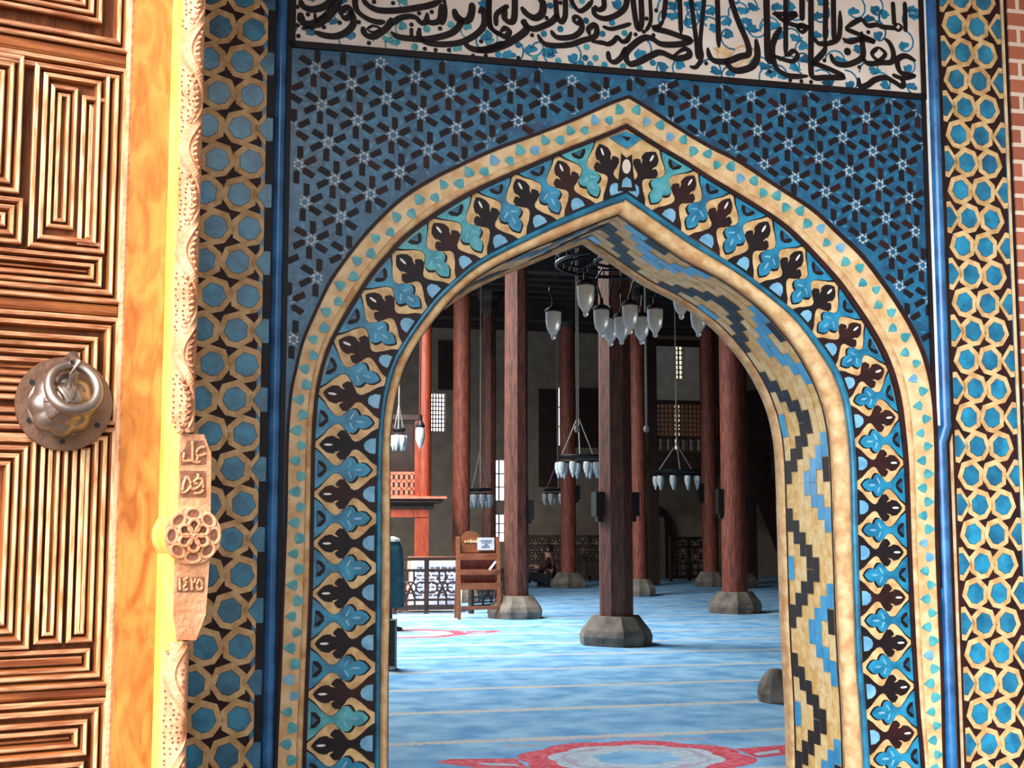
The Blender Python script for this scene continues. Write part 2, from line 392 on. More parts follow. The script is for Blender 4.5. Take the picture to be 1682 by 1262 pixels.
# far wall with its openings
WINS = []   # (s0,s1,z0,z1)
def far_rect(x0, y0, x1, y1, t=HALL_T):
    a = wall(x0, y1, t); b = wall(x1, y0, t); return (a[0], b[0], a[1], b[1])
win_px = {1: (704, 646, 733, 708), 2: (1107, 566, 1126, 622), 3: (814, 756, 832, 822), 4: (814, 846, 832, 890), 5: (918, 636, 931, 732), 6: (1107, 664, 1124, 738)}
def far_wall():
    rects = [far_rect(*r) for r in win_px.values()]
    xs = sorted({HALL_S0, HALL_S1, *[r[0] for r in rects], *[r[1] for r in rects]}); zs = sorted({-.3, CEIL + .6, *[r[2] for r in rects], *[r[3] for r in rects]})
    mb = MB(); mb.use('hallwall')
    for x0, x1 in zip(xs, xs[1:]):
        for z0, z1 in zip(zs, zs[1:]):
            cx, cz = (x0 + x1) / 2, (z0 + z1) / 2
            if any(r[0] < cx < r[1] and r[2] < cz < r[3] for r in rects): continue
            mb.box(x0, x1, HALL_T, HALL_T + .4, z0, z1)
    b = mb.build('wall_back', None, P0, YAW); tag(b, kind='structure')
    bmx = bmesh.new(); bmx.from_mesh(b.data); bmesh.ops.remove_doubles(bmx, verts=bmx.verts, dist=1e-4)
    bmx.to_mesh(b.data); bmx.free()
    for i, r in zip(win_px, rects):
        w = MB(); s0, s1, z0, z1 = r
        w.use('sky_pane' if i in (3, 4, 5, 1) else 'sky_dim'); w.box(s0, s1, HALL_T + .3, HALL_T + .33, z0, z1)
        w.use('hallwall')
        if i == 1:
            for a in range(1, 6): w.box(s0 + (s1 - s0) * a / 6 - .012, s0 + (s1 - s0) * a / 6 + .012, HALL_T + .2, HALL_T + .25, z0, z1)
            for a in range(1, 9): w.box(s0, s1, HALL_T + .2, HALL_T + .25, z0 + (z1 - z0) * a / 9 - .012, z0 + (z1 - z0) * a / 9 + .012)
        else:
            w.use('darkwood'); k = 3 if i in (2, 6) else 2; q = 7 if i in (2, 6) else 3
            for a in range(1, k): w.box(s0 + (s1 - s0) * a / k - .015, s0 + (s1 - s0) * a / k + .015, HALL_T + .2, HALL_T + .25, z0, z1)
            for a in range(1, q): w.box(s0, s1, HALL_T + .2, HALL_T + .25, z0 + (z1 - z0) * a / q - .012, z0 + (z1 - z0) * a / q + .012)
        o = w.build('window_%d' % i, None, P0, YAW); tag(o, kind='structure')
far_wall()
def ceiling():
    mb = MB(); mb.use('ceil')
    holes = [(-3.6, .4, 8.6, 13.8)]
    xs = sorted({HALL_S0, HALL_S1, *[h[0] for h in holes], *[h[1] for h in holes]}); ts = sorted({TH, HALL_T, *[h[2] for h in holes], *[h[3] for h in holes]})
    inh = lambda x, t: any(h[0] < x < h[1] and h[2] < t < h[3] for h in holes)
    for x0, x1 in zip(xs, xs[1:]):
        for t0, t1 in zip(ts, ts[1:]):
            if not inh((x0 + x1) / 2, (t0 + t1) / 2): mb.box(x0, x1, t0, t1, CEIL, CEIL + .2)
    o = mb.build('ceiling', None, P0, YAW); tag(o, kind='structure')
    mb = MB(); mb.use('ceil')
    t = 1.2
    while t < HALL_T - .3:
        segs = [(HALL_S0, HALL_S1)]
        for h in holes:
            if h[2] - .15 < t < h[3] + .15:
                segs = [(a, min(b, h[0])) if k == 0 else (max(a, h[1]), b) for a, b in segs for k in (0, 1)]
        for a, b in segs: mb.box(a, b, t - .11, t + .11, CEIL - .26, CEIL)
        t += .62
    o = mb.build('ceiling_beams', None, P0, YAW); tag(o, kind='structure')
ceiling()
# main girders under the ceiling
for k, t in enumerate((9.0, 15.0, 20.0)):
    slab('ceiling_girder', .7 if k < 2 else HALL_S0, HALL_S1, t - .15, t + .15, CEIL - .6, CEIL - .26, 'ceil')

# ------------------------------------------------------------------ the tiled portal
portal = thing('tiled_archway', 'pointed arch portal covered in turquoise, black and cream glazed tile mosaic', 'archway', P0, YAW)
s_of = lambda px, py: wall(px, py)[0]
POLE_L = s_of(451, 640); POLE_R = (s_of(1527, 60), s_of(1549, 640), s_of(1546, 800), s_of(1560, 1230))
TOPZ = 4.2

# --- star tile field
def star_field():
    mb = MB(); mb.use('navy')
    sl, sr = s_of(472, 300), s_of(1519, 300)
    zl, zr = wall(470, 78)[1], wall(1510, 166)[1]
    zt = (zl + zr) / 2
    outer = A_L[60:] + A_R[::-1][1:-60]
    poly = [Vector((sl, A_L[60].y)), Vector((sl, zt)), Vector((sr, zt)), Vector((sr, A_R[60].y))] + outer[::-1]
    # keep the curve inside the side lines
    poly = [Vector((min(max(p.x, sl), sr), p.y)) for p in poly]
    fill(mb, poly, .012)
    from mathutils.geometry import intersect_point_quad_2d
    edges = list(zip(poly, poly[1:] + poly[:1]))
    def inside(p):
        c = False
        for a, b in edges:
            if (a.y > p.y) != (b.y > p.y) and p.x < (b.x - a.x) * (p.y - a.y) / (b.y - a.y) + a.x: c = not c
        return c
    def clear(p, r): return inside(p) and all(inside(p + Vector((r * math.cos(k), r * math.sin(k)))) for k in (0, 1.57, 3.14, 4.71))
    o = Vector(wall(518, 114)); b1 = Vector(wall(518 + 57 * 5, 114 + 24.3 * 5)); b2 = Vector(wall(518 + 13.3 * 5, 114 + 61 * 5))
    a = (b1 - o) / 5; b = (b2 - o) / 5
    pitch = (a.length + b.length) / 2
    ang = math.atan2(a.y, a.x); a = Vector((math.cos(ang), math.sin(ang))) * pitch; b = Vector((math.cos(ang - PI / 3), math.sin(ang - PI / 3))) * pitch
    for i in range(-12, 60):
        for j in range(-60, 60):
            c = o + a * i + b * j
            if not (sl - .1 < c.x < sr + .1 and 1.2 < c.y < zt + .1): continue
            for k in range(6):
                th = PI / 6 + k * PI / 3; d = Vector((math.cos(th), math.sin(th))); nrm = Vector((-d.y, d.x)); off = nrm * pitch * -.045
                w = pitch * .078; r0, r1 = pitch * .15, pitch * .50
                q = [c + off + d * r0, c + off + d * (r0 + .05 * pitch) + nrm * w, c + off + d * r1 + nrm * w, c + off + d * (r1 - .02 * pitch) - nrm * w, c + off + d * (r0 + .05 * pitch) - nrm * w]
                mid = c + off + d * (r0 + r1) / 2
                if all(inside(x) for x in q):
                    mb.use('dark' if random.random() > .22 else 'maroon'); mb.prism([P3(x, .012) for x in q], (0, -.004, 0))
                    # pale grout ray beside the arm
                    mb.use('greywhite'); e = c + d * r0 * .55; g = c + d * r0 * 1.25 + nrm * w * 1.25
                    mb.poly([P3(x, .0145) for x in (e + nrm * .0035, g + nrm * .002, g - nrm * .002, e - nrm * .0035)])
                # small light chips between the stars
                th2 = k * PI / 3; d2 = Vector((math.cos(th2), math.sin(th2))); n2 = Vector((-d2.y, d2.x)); m2 = c + d2 * pitch * .40
                if clear(m2, pitch * .12):
                    mb.use('blue2'); mb.poly([P3(x, .0135) for x in (m2 + d2 * pitch * .12, m2 + n2 * pitch * .05, m2 - d2 * pitch * .12, m2 - n2 * pitch * .05)])
            if clear(c, pitch * .2):
                mb.use('greywhite'); pts = []
                for k in range(12):
                    r = pitch * (.155 if k % 2 else .10); pts.append(c + Vector((math.cos(PI / 6 + k * PI / 6 + PI / 6), math.sin(PI / 3 + k * PI / 6))) * r)
                mb.prism([P3(x, .012) for x in pts], (0, -.003, 0))
                mb.use('navy'); mb.prism([P3(c + Vector((math.cos(k * PI / 3), math.sin(k * PI / 3))) * pitch * .085, .0145) for k in range(6)], (0, -.002, 0))
    mb.build('star_tile_field', portal)
    fr = MB(); fr.use('dark')
    for s in (sl, sr):
        fr = MB(); fr.use('dark'); fr.box(s - .012, s + .008, -.024, 0, 1.0, zt); fr.build('dark_side_line', portal)
    return sl, sr, zt
SL, SR, ZT = star_field()

# --- inscription panel
def script():
    p = thing_part = MB()
    p.use('cream'); p.box(SL, SR + .004, -.014, 0, ZT, TOPZ)
    o = p.build('inscription_panel', portal)
    fr = MB(); fr.use('dark')
    fr.box(SL - .006, SR + .012, -.024, -.002, ZT, ZT + .028); fr.box(SL - .006, SL + .022, -.024, -.002, ZT, TOPZ); fr.box(SR - .012, SR + .012, -.024, -.002, ZT, TOPZ)
    fr.build('black_border', portal)
    mb = MB()
    def conv(org, sc, pts): return [Vector(wall(org[0] + x / sc, y / sc)) for x, y in pts]
    def stroke(org, sc, w, pts, d=.0165):
        # strokes that leave the top of the picture go on upwards
        pts = list(pts)
        if pts[0][1] <= -8: pts = [(pts[0][0], -150)] + pts
        if pts[-1][1] <= -8: pts = pts + [(pts[-1][0], -150)]
        P = crom(conv(org, sc, pts), 5); n = len(P); w = w * 1.3 / sc * 5.95 / F
        mb.use('dark'); prev = None
        for i, q in enumerate(P):
            dd = P[min(i + 1, n - 1)] - P[max(i - 1, 0)]
            if dd.length < 1e-7: continue
            dd.normalize(); nn = Vector((-dd.y, dd.x)); t = i / (n - 1)
            # broad-nib pen: thickness follows direction a little, ends taper
            k = (.78 + .35 * abs(dd.x * .6 + dd.y * .8)) * min(1, .45 + 5 * t) * min(1, .35 + 6 * (1 - t))
            cur = (q + nn * w * k / 2, q - nn * w * k / 2)
            if prev: mb.poly([P3(prev[0], d), P3(prev[1], d), P3(cur[1], d), P3(cur[0], d)])
            prev = cur
    def dot(org, sc, x, y, r, m='dark', d=.0163):
        c = conv(org, sc, [(x, y)])[0]; r = r * 1.15 / sc * 5.95 / F; mb.use(m)
        mb.poly([P3(c + Vector((math.cos(k * PI / 4), math.sin(k * PI / 4))) * r, d) for k in range(8)])
    def leaf(org, sc, x, y, r, m='blue', d=.0152):
        c = conv(org, sc, [(x, y)])[0]; r = r * 1.35 / sc * 5.95 / F; mb.use(m); th = random.random() * 6.28
        pts = []
        for k in range(14):
            a = k / 14 * 2 * PI; rr = r * (.75 + .45 * math.cos(a - .4) + .18 * math.cos(3 * a + 1)) * (1 if k % 14 else 1.3)
            pts.append(c + Vector((math.cos(a + th) * rr, math.sin(a + th) * rr * .75)))
        fill(mb, pts, d)
        # curling tendril
        q = [c + Vector((math.cos(th + .5 * k) , math.sin(th + .5 * k))) * r * (1.1 + .16 * k) for k in range(7)]; wd = r * .13
        for u0, u1 in zip(q, q[1:]):
            nn = (u1 - u0).normalized(); nn = Vector((-nn.y, nn.x)) * wd; mb.poly([P3(u0 + nn, d), P3(u0 - nn, d), P3(u1 - nn, d), P3(u1 + nn, d)])
    za, zb, zc = ((470, 0), 4.806), ((780, 0), 4.426), ((1120, 0), 4.102)
    SA = [(40,[(110,10),(130,60),(200,85),(280,70),(340,30),(380,-20)]),(50,[(110,110),(120,170),(170,205),(250,190),(320,140),(380,70),(410,-10)]),(20,[(225,110),(235,190),(270,150),(320,130)]),
      (36,[(430,130),(470,155),(510,120),(490,70),(440,90),(425,130)]),(38,[(505,90),(530,180),(490,250),(400,295),(300,290),(220,260)]),(35,[(540,-20),(545,60),(570,110),(640,160),(720,185),(780,182)]),
      (38,[(600,0),(640,50),(720,90),(850,95),(980,80),(1120,55),(1225,15)]),(38,[(600,220),(620,280),(680,300),(740,270),(800,220),(830,150)]),(16,[(630,245),(680,215),(740,235),(690,265),(640,250)]),
      (34,[(830,210),(880,160),(960,140),(1020,150),(1060,190),(1100,180),(1110,110)]),(34,[(1100,180),(1160,190),(1210,160),(1220,40)]),(38,[(820,260),(880,300),(980,315),(1100,320),(1250,290),(1330,250),(1375,180),(1345,120)]),
      (42,[(1320,80),(1350,165),(1430,170),(1460,100),(1460,30)]),(36,[(1050,230),(1045,290),(1090,340),(1200,360),(1350,350),(1450,310),(1530,250),(1560,180),(1545,80),(1515,115)]),
      (40,[(1400,345),(1450,390),(1540,405),(1640,380),(1720,345)]),(28,[(1600,-10),(1600,180),(1640,260),(1700,280)]),(22,[(1240,-10),(1255,100),(1240,180),(1210,200)]),(22,[(985,230),(985,300)]),(20,[(120,240),(180,225),(210,250)])]
    SB = [(40,[(0,370),(100,370),(220,330),(320,270),(370,220),(350,170),(340,150)]),(32,[(95,-10),(100,180),(130,230),(180,260),(220,275),(245,240),(215,215),(180,240)]),(28,[(150,200),(150,120),(190,80),(240,50)]),
      (35,[(215,60),(210,140),(250,170),(280,140),(285,-10)]),(40,[(330,60),(370,110),(430,140),(480,110),(490,40),(470,-10)]),(35,[(350,190),(420,220),(500,195),(560,160),(600,110)]),(30,[(580,-10),(590,120),(620,170),(650,120),(650,-10)]),
      (28,[(690,-10),(720,60),(760,90),(810,60),(850,10)]),(32,[(850,60),(870,120),(940,145),(1020,120),(1080,70),(1100,-10)]),(30,[(860,50),(890,80),(930,60),(930,-10)]),(26,[(700,150),(740,180),(760,150),(730,130),(700,150)]),
      (32,[(762,150),(770,220),(720,270),(640,285),(580,275),(545,230)]),(32,[(450,260),(490,320),(560,340),(680,335),(770,305),(870,270),(870,190),(820,220),(830,270)]),(28,[(840,310),(920,320),(960,330),(1000,310),(1030,280),(1060,310),(1100,300),(1130,240)]),
      (24,[(920,200),(980,220),(1050,205),(1130,180)]),(32,[(1140,-10),(1165,180),(1185,220),(1205,160),(1200,-10)]),
      (36,[(1360,160),(1330,200),(1290,215),(1390,240),(1490,275),(1560,300),(1480,330),(1350,330),(1280,290),(1220,285),(1150,330),(1090,400),(1110,470),(1170,465),(1260,420),(1340,390),(1440,430),(1500,430),(1550,410),(1540,370),(1500,370),(1430,420)]),
      (30,[(960,380),(970,440),(1010,460),(1060,420),(1090,350)]),(28,[(1380,-10),(1360,160)]),(28,[(1480,-10),(1490,260)]),(28,[(1560,-10),(1600,300),(1610,440)]),(24,[(1660,-10),(1630,300),(1640,420),(1600,495),(1550,490)]),(22,[(1265,-10),(1270,160),(1230,240)])]
    SCc = [(28,[(230,-10),(235,160),(240,330)]),(34,[(320,-10),(370,150),(430,290),(440,370),(380,390),(300,420),(220,420),(180,390),(165,330)]),(36,[(490,270),(500,380),(470,450),(400,480),(340,480),(300,440),(300,400)]),
      (36,[(560,-10),(565,200),(570,400),(610,420)]),(28,[(690,-10),(690,200),(690,390)]),(32,[(800,-10),(800,80),(800,150)]),(28,[(600,100),(680,105),(760,100),(720,130),(660,150)]),(28,[(620,110),(700,160),(780,185),(850,190)]),
      (32,[(660,190),(620,260),(600,330),(610,420),(640,480),(720,520),(840,520)]),(22,[(800,165),(830,195),(800,225),(770,195),(800,165)]),(26,[(600,380),(680,410),(740,420),(770,380),(740,350),(700,390)]),
      (32,[(860,-10),(860,240),(860,480),(880,530),(960,530),(1080,525),(1000,480),(900,440),(880,430),(950,350),(955,290)]),(30,[(960,-10),(957,150),(955,290)]),(30,[(1010,-10),(1012,150),(1015,290)]),
      (28,[(880,260),(910,300),(980,300),(1040,270),(1055,200),(1055,80)]),(32,[(990,370),(1020,430),(1090,445),(1170,420),(1210,380),(1205,300),(1200,220)]),(28,[(1090,200),(1150,160),(1200,140),(1240,180),(1300,175),(1340,190),(1400,195),(1440,205)]),
      (16,[(1445,165),(1470,190),(1445,215),(1420,190),(1445,165)]),(30,[(1090,205),(1160,230),(1290,290),(1200,270),(1120,290),(1070,265)]),(26,[(1410,20),(1415,100),(1420,180)]),(26,[(1490,20),(1493,120),(1495,225)]),
      (30,[(1200,380),(1240,435),(1330,430),(1400,425),(1415,370),(1390,300),(1350,265)]),(24,[(1315,325),(1360,370),(1315,415),(1270,370),(1315,325)]),(32,[(1565,420),(1500,385),(1450,400),(1440,440),(1470,500),(1560,515)]),(26,[(1565,515),(1480,535),(1405,510)]),
      (32,[(1180,530),(1190,590),(1240,580),(1290,545),(1360,530),(1420,560),(1470,590),(1480,560),(1455,535)])]
    for z, S in ((za, SA), (zb, SB), (zc, SCc)):
        for w, pts in S: stroke(z[0], z[1], w, pts)
    for x, y in [(85,65),(85,210),(95,295),(420,190),(295,225),(570,185),(690,25),(840,35),(1045,115),(1145,105),(985,205),(1210,235),(650,350),(1090,395),(1175,405),(1280,405),(170,125),(1470,450),(1570,450)]: dot(*za, x, y, 16)
    for x, y in [(615,30),(515,140),(1310,85),(1240,145),(1160,260),(1290,265),(410,265),(310,430),(40,310),(1220,240)]: dot(*zb, x, y, 15)
    for x, y in [(155,435),(585,490),(720,548),(795,555),(860,560),(1185,460),(950,415),(1245,225)]: dot(*zc, x, y, 14)
    dot(*zc, 1105, 355, 26)
    for x, y in [(350,190),(500,310),(780,330),(860,360),(930,230),(1440,230),(1590,320),(1360,400),(940,20),(200,10),(460,20),(170,270)]: leaf(*za, x, y, 34, 'teal' if x > 700 else 'blue2')
    for x, y in [(1105,240),(1295,205),(1010,380)]: dot(*za, x, y, 26, 'teal')
    for x, y in [(615,220),(495,255),(920,255),(990,175),(1080,250),(805,350),(430,430),(165,405),(600,450),(795,430),(830,475),(765,470),(935,480),(1070,490),(1190,505),(1285,465),(870,430),(310,335),(770,15),(540,50),(700,50),(800,160)]: dot(*zb, x, y, 22, random.choice(('blue', 'blue2', 'teal')))
    for x, y in [(400,350),(500,400),(570,390),(690,420),(1190,380),(250,390),(1380,500),(1500,490),(1420,60),(1420,140),(1540,60),(1540,150),(90,290),(1620,60),(1620,150),(1010,30),(40,30)]: leaf(*zb, x, y, 40)
    for x, y in [(200,485),(330,510),(530,460),(590,520),(650,520),(730,460),(320,250),(190,200),(190,100),(450,60),(390,90),(450,150),(300,170),(600,190),(640,260),(740,270),(820,330),(820,420),(1160,340),(1150,70),(1280,60),(1370,110),(1480,300),(1550,130),(1550,60),(1270,490),(950,560),(1000,560),(1110,570),(1340,575),(1550,580),(1500,460),(1300,235),(910,100),(900,230),(1040,420),(640,40),(740,60),(480,190),(920,30),(1250,120)]: leaf(*zc, x, y, 36, random.choice(('blue', 'blue', 'blue2')))
    # buff repairs
    for x, y in [(300,350),(440,420)]: leaf(*zc, x, y, 50, 'beige', .0147)
    mb.build('painted_script', portal, fix=False)
script()

# --- side strips of interlaced straps
def hexa(c, rx, ry, lean=0):
    pts = []
    for a, r in ((90, 1.0), (35, .98), (-20, 1.0), (-72, .95), (-108, .95), (200, 1.0), (145, .98)):
        t = rad(a + lean); pts.append(c + Vector((math.cos(t) * rx * r, math.sin(t) * ry * r)))
    return pts
def side_strip(name, s0, s1, period, z_ref, flip, d=.016):
    base = MB(); base.use('maroon'); base.box(s0, s1, -d, 0, ZB, TOPZ); b = base.build(name, portal)
    mb = MB(); w = s1 - s0; cx = (s0 + s1) / 2; row = period / 2
    def cell(pts, m, grow=.0022):
        c = sum(pts, Vector((0, 0))) / len(pts)
        g = lambda p, a: c + (p - c) * (1 + a / max(.004, (p - c).length))
        cut = lambda p: Vector((min(max(p.x, s0 + .001), s1 - .001), p.y))
        mb.use('strap'); mb.prism([P3(cut(c + Vector(((p.x - c.x) * (1 + .079 / .132), (p.y - c.y) * (1 + .215 / .36)))), d + .0006) for p in pts], (0, -.003, 0))
        mb.use('dark'); mb.poly([P3(cut(g(p, grow)), d + .0042) for p in pts])
        mb.use(m); mb.prism([P3(p, d + .0042) for p in pts], (0, -.0012, 0))
    k = 0; z = z_ref - math.ceil((z_ref - ZB) / period) * period
    while z < TOPZ + .05:
        sh = w * (.06 if k % 2 else -.06) * flip; lean = 12 * (1 if k % 2 else -1) * flip
        hx, hy = w * .132, row * .36
        for q in (-1, 1):
            cell(hexa(Vector((cx + q * w * .185 + sh - .02 * w * flip, z)), hx, hy, lean), random.choice(('blue', 'blue', 'blue2')))
        # half cells along the edge away from the shift
        q = 1 if sh < 0 else -1; e = cx + q * w * .5
        cell([Vector((e, z + row * .34)), Vector((e - q * w * .06, z + row * .36)), Vector((e - q * w * .16, z)), Vector((e - q * w * .06, z - row * .36)), Vector((e, z - row * .34))], 'blue2', .002)
        z += row; k += 1
    mb.build('inset_tile', b)
s0r, s1r = s_of(1551, 640) + .035, s_of(1664, 640)
per_r = (wall(1580, 420 + 225 / 2.868)[1] - wall(1600, 420 + 765 / 2.868)[1]) / 2
side_strip('interlaced_tile_border', s0r, s1r, per_r, wall(1575, 498)[1], 1)
s1l = s_of(444, 640) - .012; s0l = s1l - (s1r - s0r) * 1.12
zz1, zz2 = wall(395, 50)[1], wall(395, 820 + 690 / 2.854)[1]
per_l = (zz1 - zz2) / round((zz1 - zz2) / (wall(395, 50)[1] - wall(395, 160)[1]))
side_strip('interlaced_tile_border', s0l, s1l, per_l, zz1, -1)

# --- blue half-round mouldings framing the arch
def mouldings():
    mb = MB(); mb.use('pole')
    mb.tube([P3((POLE_L, ZB), .006), P3((POLE_L, TOPZ), .006)], .026, 12)
    mb.build('blue_moulding', portal, smooth=True)
    mb = MB(); mb.use('dark'); mb.box(POLE_L - .058, POLE_L - .024, -.02, 0, ZB, TOPZ); mb.box(POLE_L + .024, POLE_L + .044, -.02, 0, ZB, TOPZ)
    mb.use('blue2'); mb.box(POLE_L - .075, POLE_L - .058, -.018, 0, ZB, TOPZ); mb.build('dark_edge_line', portal)
    xm = (s_of(1528, 20) + s_of(1547, 640)) / 2; x2 = s_of(1552, 1007); zj1, zj0 = wall(1550, 700)[1], wall(1550, 728)[1]
    mb = MB(); mb.use('pole'); prof = [(.028 * math.cos(PI * k / 8), .034 * math.sin(PI * k / 8)) for k in range(9)]; rings = []
    for x, z in ((x2, ZB), (x2, zj0), (xm, zj1), (xm, TOPZ)): rings.append([mb.vert(P3((x + a, z), .004 + h)) for a, h in prof])
    for A_, B_ in zip(rings, rings[1:]):
        for k in range(8): mb.face((A_[k], A_[k + 1], B_[k + 1], B_[k]))
    mb.build('blue_moulding', portal, smooth=True)
    mb = MB(); mb.use('dark'); 
    for q, w_ in ((.029, .016),):
        mb.poly([P3(p, .018) for p in ((x2 + q, ZB), (x2 + q + w_, ZB), (x2 + q + w_, zj0), (x2 + q, zj0))]); mb.poly([P3(p, .018) for p in ((x2 + q, zj0), (x2 + q + w_, zj0), (xm + q + w_, zj1), (xm + q, zj1))]); mb.poly([P3(p, .018) for p in ((xm + q, zj1), (xm + q + w_, zj1), (xm + q + w_, TOPZ), (xm + q, TOPZ))])
    mb.use('white'); mb.box(xm - .046, xm - .030, -.018, 0, zj1, TOPZ)
    mb.build('dark_edge_line', portal)
    mb = MB(); mb.use('beige'); mb.box(s1r + .002, s1r + .018, -.022, 0, ZB, TOPZ); mb.use('blue2'); mb.box(s1r - .001, s1r + .002, -.02, 0, ZB, TOPZ); mb.use('dark'); mb.box(s1r + .018, s1r + .034, -.022, 0, ZB, TOPZ)
    mb.build('outer_edge_line', portal)
mouldings()

# --- arch borders
for side, (X, Y, tri) in enumerate(((A_L, B_L, (.34, .56)), (A_R, B_R, (.28, .47)))):
    bd = Band(X, Y)
    mb = MB(); mb.use('maroon'); strip(mb, bd, 0, .10, 0, .03); strip(mb, bd, .88, 1.0, 0, .032)
    mb.use('beige'); strip(mb, bd, .10, .70, 0, .022)
    mb.use('stonebeige'); roundstrip(mb, bd, .66, .89, .016, .014)
    tb = mb; pitch = .064; n = int(bd.len / pitch); wd = .064
    for k in range(n):
        al = bd.len - (k + .55) * pitch; q = k % 2; ac = tri[q]; tb.use('teal' if random.random() > .1 else 'skyblue')
        c = bd(al, ac); t = (bd(al + .01, ac) - bd(al - .01, ac)).normalized(); nn = (bd(al, 1) - bd(al, 0)).normalized() * (1 if q else -1)
        r = wd * random.uniform(.42, .52)
        pts = [c + nn * r * .95, c + nn * r * .2 + t * r * .55, c - nn * r * .45 + t * r * .75, c - nn * r * .72 + t * r * .3, c - nn * r * .72 - t * r * .3, c - nn * r * .45 - t * r * .75, c + nn * r * .2 - t * r * .55]
        tb.prism([P3(p, .022) for p in pts], (0, -.004, 0))
    mb.build('cream_arch_band', portal)

# --- palmette frieze
QP = [(0, .40), (.10, .32), (.20, .19), (.30, .095), (.36, .075), (.41, .11), (.46, .21), (.52, .295), (.59, .305), (.645, .24), (.665, .165), (.74, .18), (.82, .155), (.89, .08), (.935, 0)]
QB = [(0, .40), (.10, .31), (.20, .18), (.29, .085), (.35, .065), (.41, .09), (.47, .175), (.53, .245), (.60, .25), (.65, .195), (.675, .13), (.74, .145), (.81, .125), (.87, .06), (.905, 0)]
QBs = QB + [(a, -l) for a, l in QB[::-1][1:]]
QPs = QP + [(a, -l) for a, l in QP[::-1][1:]]
def palmettes(X, Y, zref):
    bd = Band(X, Y)
    base = MB(); base.use('strap'); strip(base, bd, 0, 1, 0, .016); b = base.build('palmette_frieze', portal)
    along0 = bd.z_along(zref); P_ = .2
    k = round((bd.len - along0) / P_ - .47); P_ = (bd.len - along0) / (k + .47)
    dk = MB(); bl = MB(); n = int(bd.len / P_) + 1
    def shape(mb, m, al, flip, pts, d, h):
        mb.use(m); q = []
        for a, l in pts: q.append(bd(al + l * P_, (1 - a) if flip else a))
        from mathutils.geometry import tessellate_polygon
        ids = [mb.vert(P3(p, d + h)) for p in q]
        for t in tessellate_polygon([[Vector((p[0], p[1], 0)) for p in q]]): mb.face([ids[i] for i in t])
        lo = [mb.vert(P3(p, d)) for p in q]
        for i in range(len(q)): j = (i + 1) % len(q); mb.face((lo[i], lo[j], ids[j], ids[i]))
    grow = lambda pts, g: [(a + (g * .3 if a > .5 else 0), l * (1 + g) ) for a, l in pts]
    def ell(ca, cl, ra, rl, n=10): return [(ca + ra * math.cos(2 * PI * i / n), cl + rl * math.sin(2 * PI * i / n)) for i in range(n)]
    for i in range(n):
        al = bd.len - (i + .47) * P_
        shape(dk, 'maroon' if random.random() > .3 else 'dark', al, True, QPs, .016, .003)
        shape(dk, 'skyblue', al, True, [(.03, -.16), (.03, .16), (.12, .15), (.2, .08), (.22, 0), (.2, -.08), (.12, -.15)], .019, .002)
        shape(dk, 'white', al, True, ell(.79, 0, .07, .024), .019, .0015)
        for q in (-1, 1): shape(dk, 'strap', al, True, [(.60, q * .125), (.675, q * .20), (.685, q * .15)], .019, .0006)
        al2 = bd.len - (i + .97) * P_
        m = random.choice(('blue', 'blue', 'blue', 'teal'))
        shape(bl, 'dark', al2, False, grow(QBs, .12), .016, .001)
        shape(bl, m, al2, False, QBs, .016, .004)
        shape(bl, 'dark', al2, False, [(.05, -.17), (.05, .17), (.12, .15), (.19, .05), (.19, -.05), (.12, -.15)], .02, .001)
        shape(bl, 'navy', al2, False, [(.06, -.10), (.06, .10), (.15, 0)], .021, .001)
        shape(bl, 'skyblue', al2, False, ell(.70, 0, .07, .025), .02, .0015)
        for q in (-1, 1): shape(bl, 'skyblue', al2, False, [(.52, q * .05), (.58, q * .17), (.60, q * .16), (.55, q * .03)], .02, .001)
    al2 = bd.len
    dk.build('dark_palmette_tile', b, fix=False); bl.build('blue_palmette_tile', b, fix=False)
    return bd
palmettes(B_L, C_L, wall(566, 898)[1]); palmettes(B_R, C_R, wall(1450, 840 + 215 / 2.99)[1])
def apex():
    top = Vector(wall(1026, 216)); bot = Vector(wall(1027, 316)); mb = MB()
    g = lambda x, y: Vector(wall(1026 + x, 216 + y))
    mb.use('blue'); mb.prism([P3(p, .021) for p in (g(-28, 12), g(0, 2), g(26, 14), g(12, 24), g(2, 30), g(-10, 24))], (0, -.003, 0))
    mb.use('dark'); mb.prism([P3(p, .024) for p in (g(-8, 10), g(8, 12), g(2, 19))], (0, -.001, 0))
    mb.use('dark'); mb.prism([P3(p, .021) for p in (g(-14, 100), g(-12, 74), g(-9, 52), g(-8, 38), g(0, 46), g(9, 40), g(10, 54), g(12, 74), g(16, 100))], (0, -.004, 0))
    mb.use('cream'); mb.prism([P3(g(0 + 7 * math.cos(k * PI / 6), 60 + 12 * math.sin(k * PI / 6)), .025) for k in range(12)], (0, -.002, 0))
    mb.use('skyblue'); mb.prism([P3(p, .025) for p in (g(-8, 94), g(-6, 82), g(0, 77), g(7, 82), g(9, 94))], (0, -.002, 0))
    mb.build('apex_tile', portal)
apex()
# --- blue bead and sandstone nosing
for X, Y, f in ((C_L, E_L, .40), (C_R, E_R, .28)):
    bd = Band(X, Y); mb = MB(); mb.use('blue2'); roundstrip(mb, bd, 0, f, .012, .012)
    mb.build('blue_bead', portal, smooth=True)
    mb = MB(); mb.use('stonebeige'); roundstrip(mb, bd, f, 1.02, 0, .03, k=8); mb.build('sandstone_nosing', portal, smooth=True)
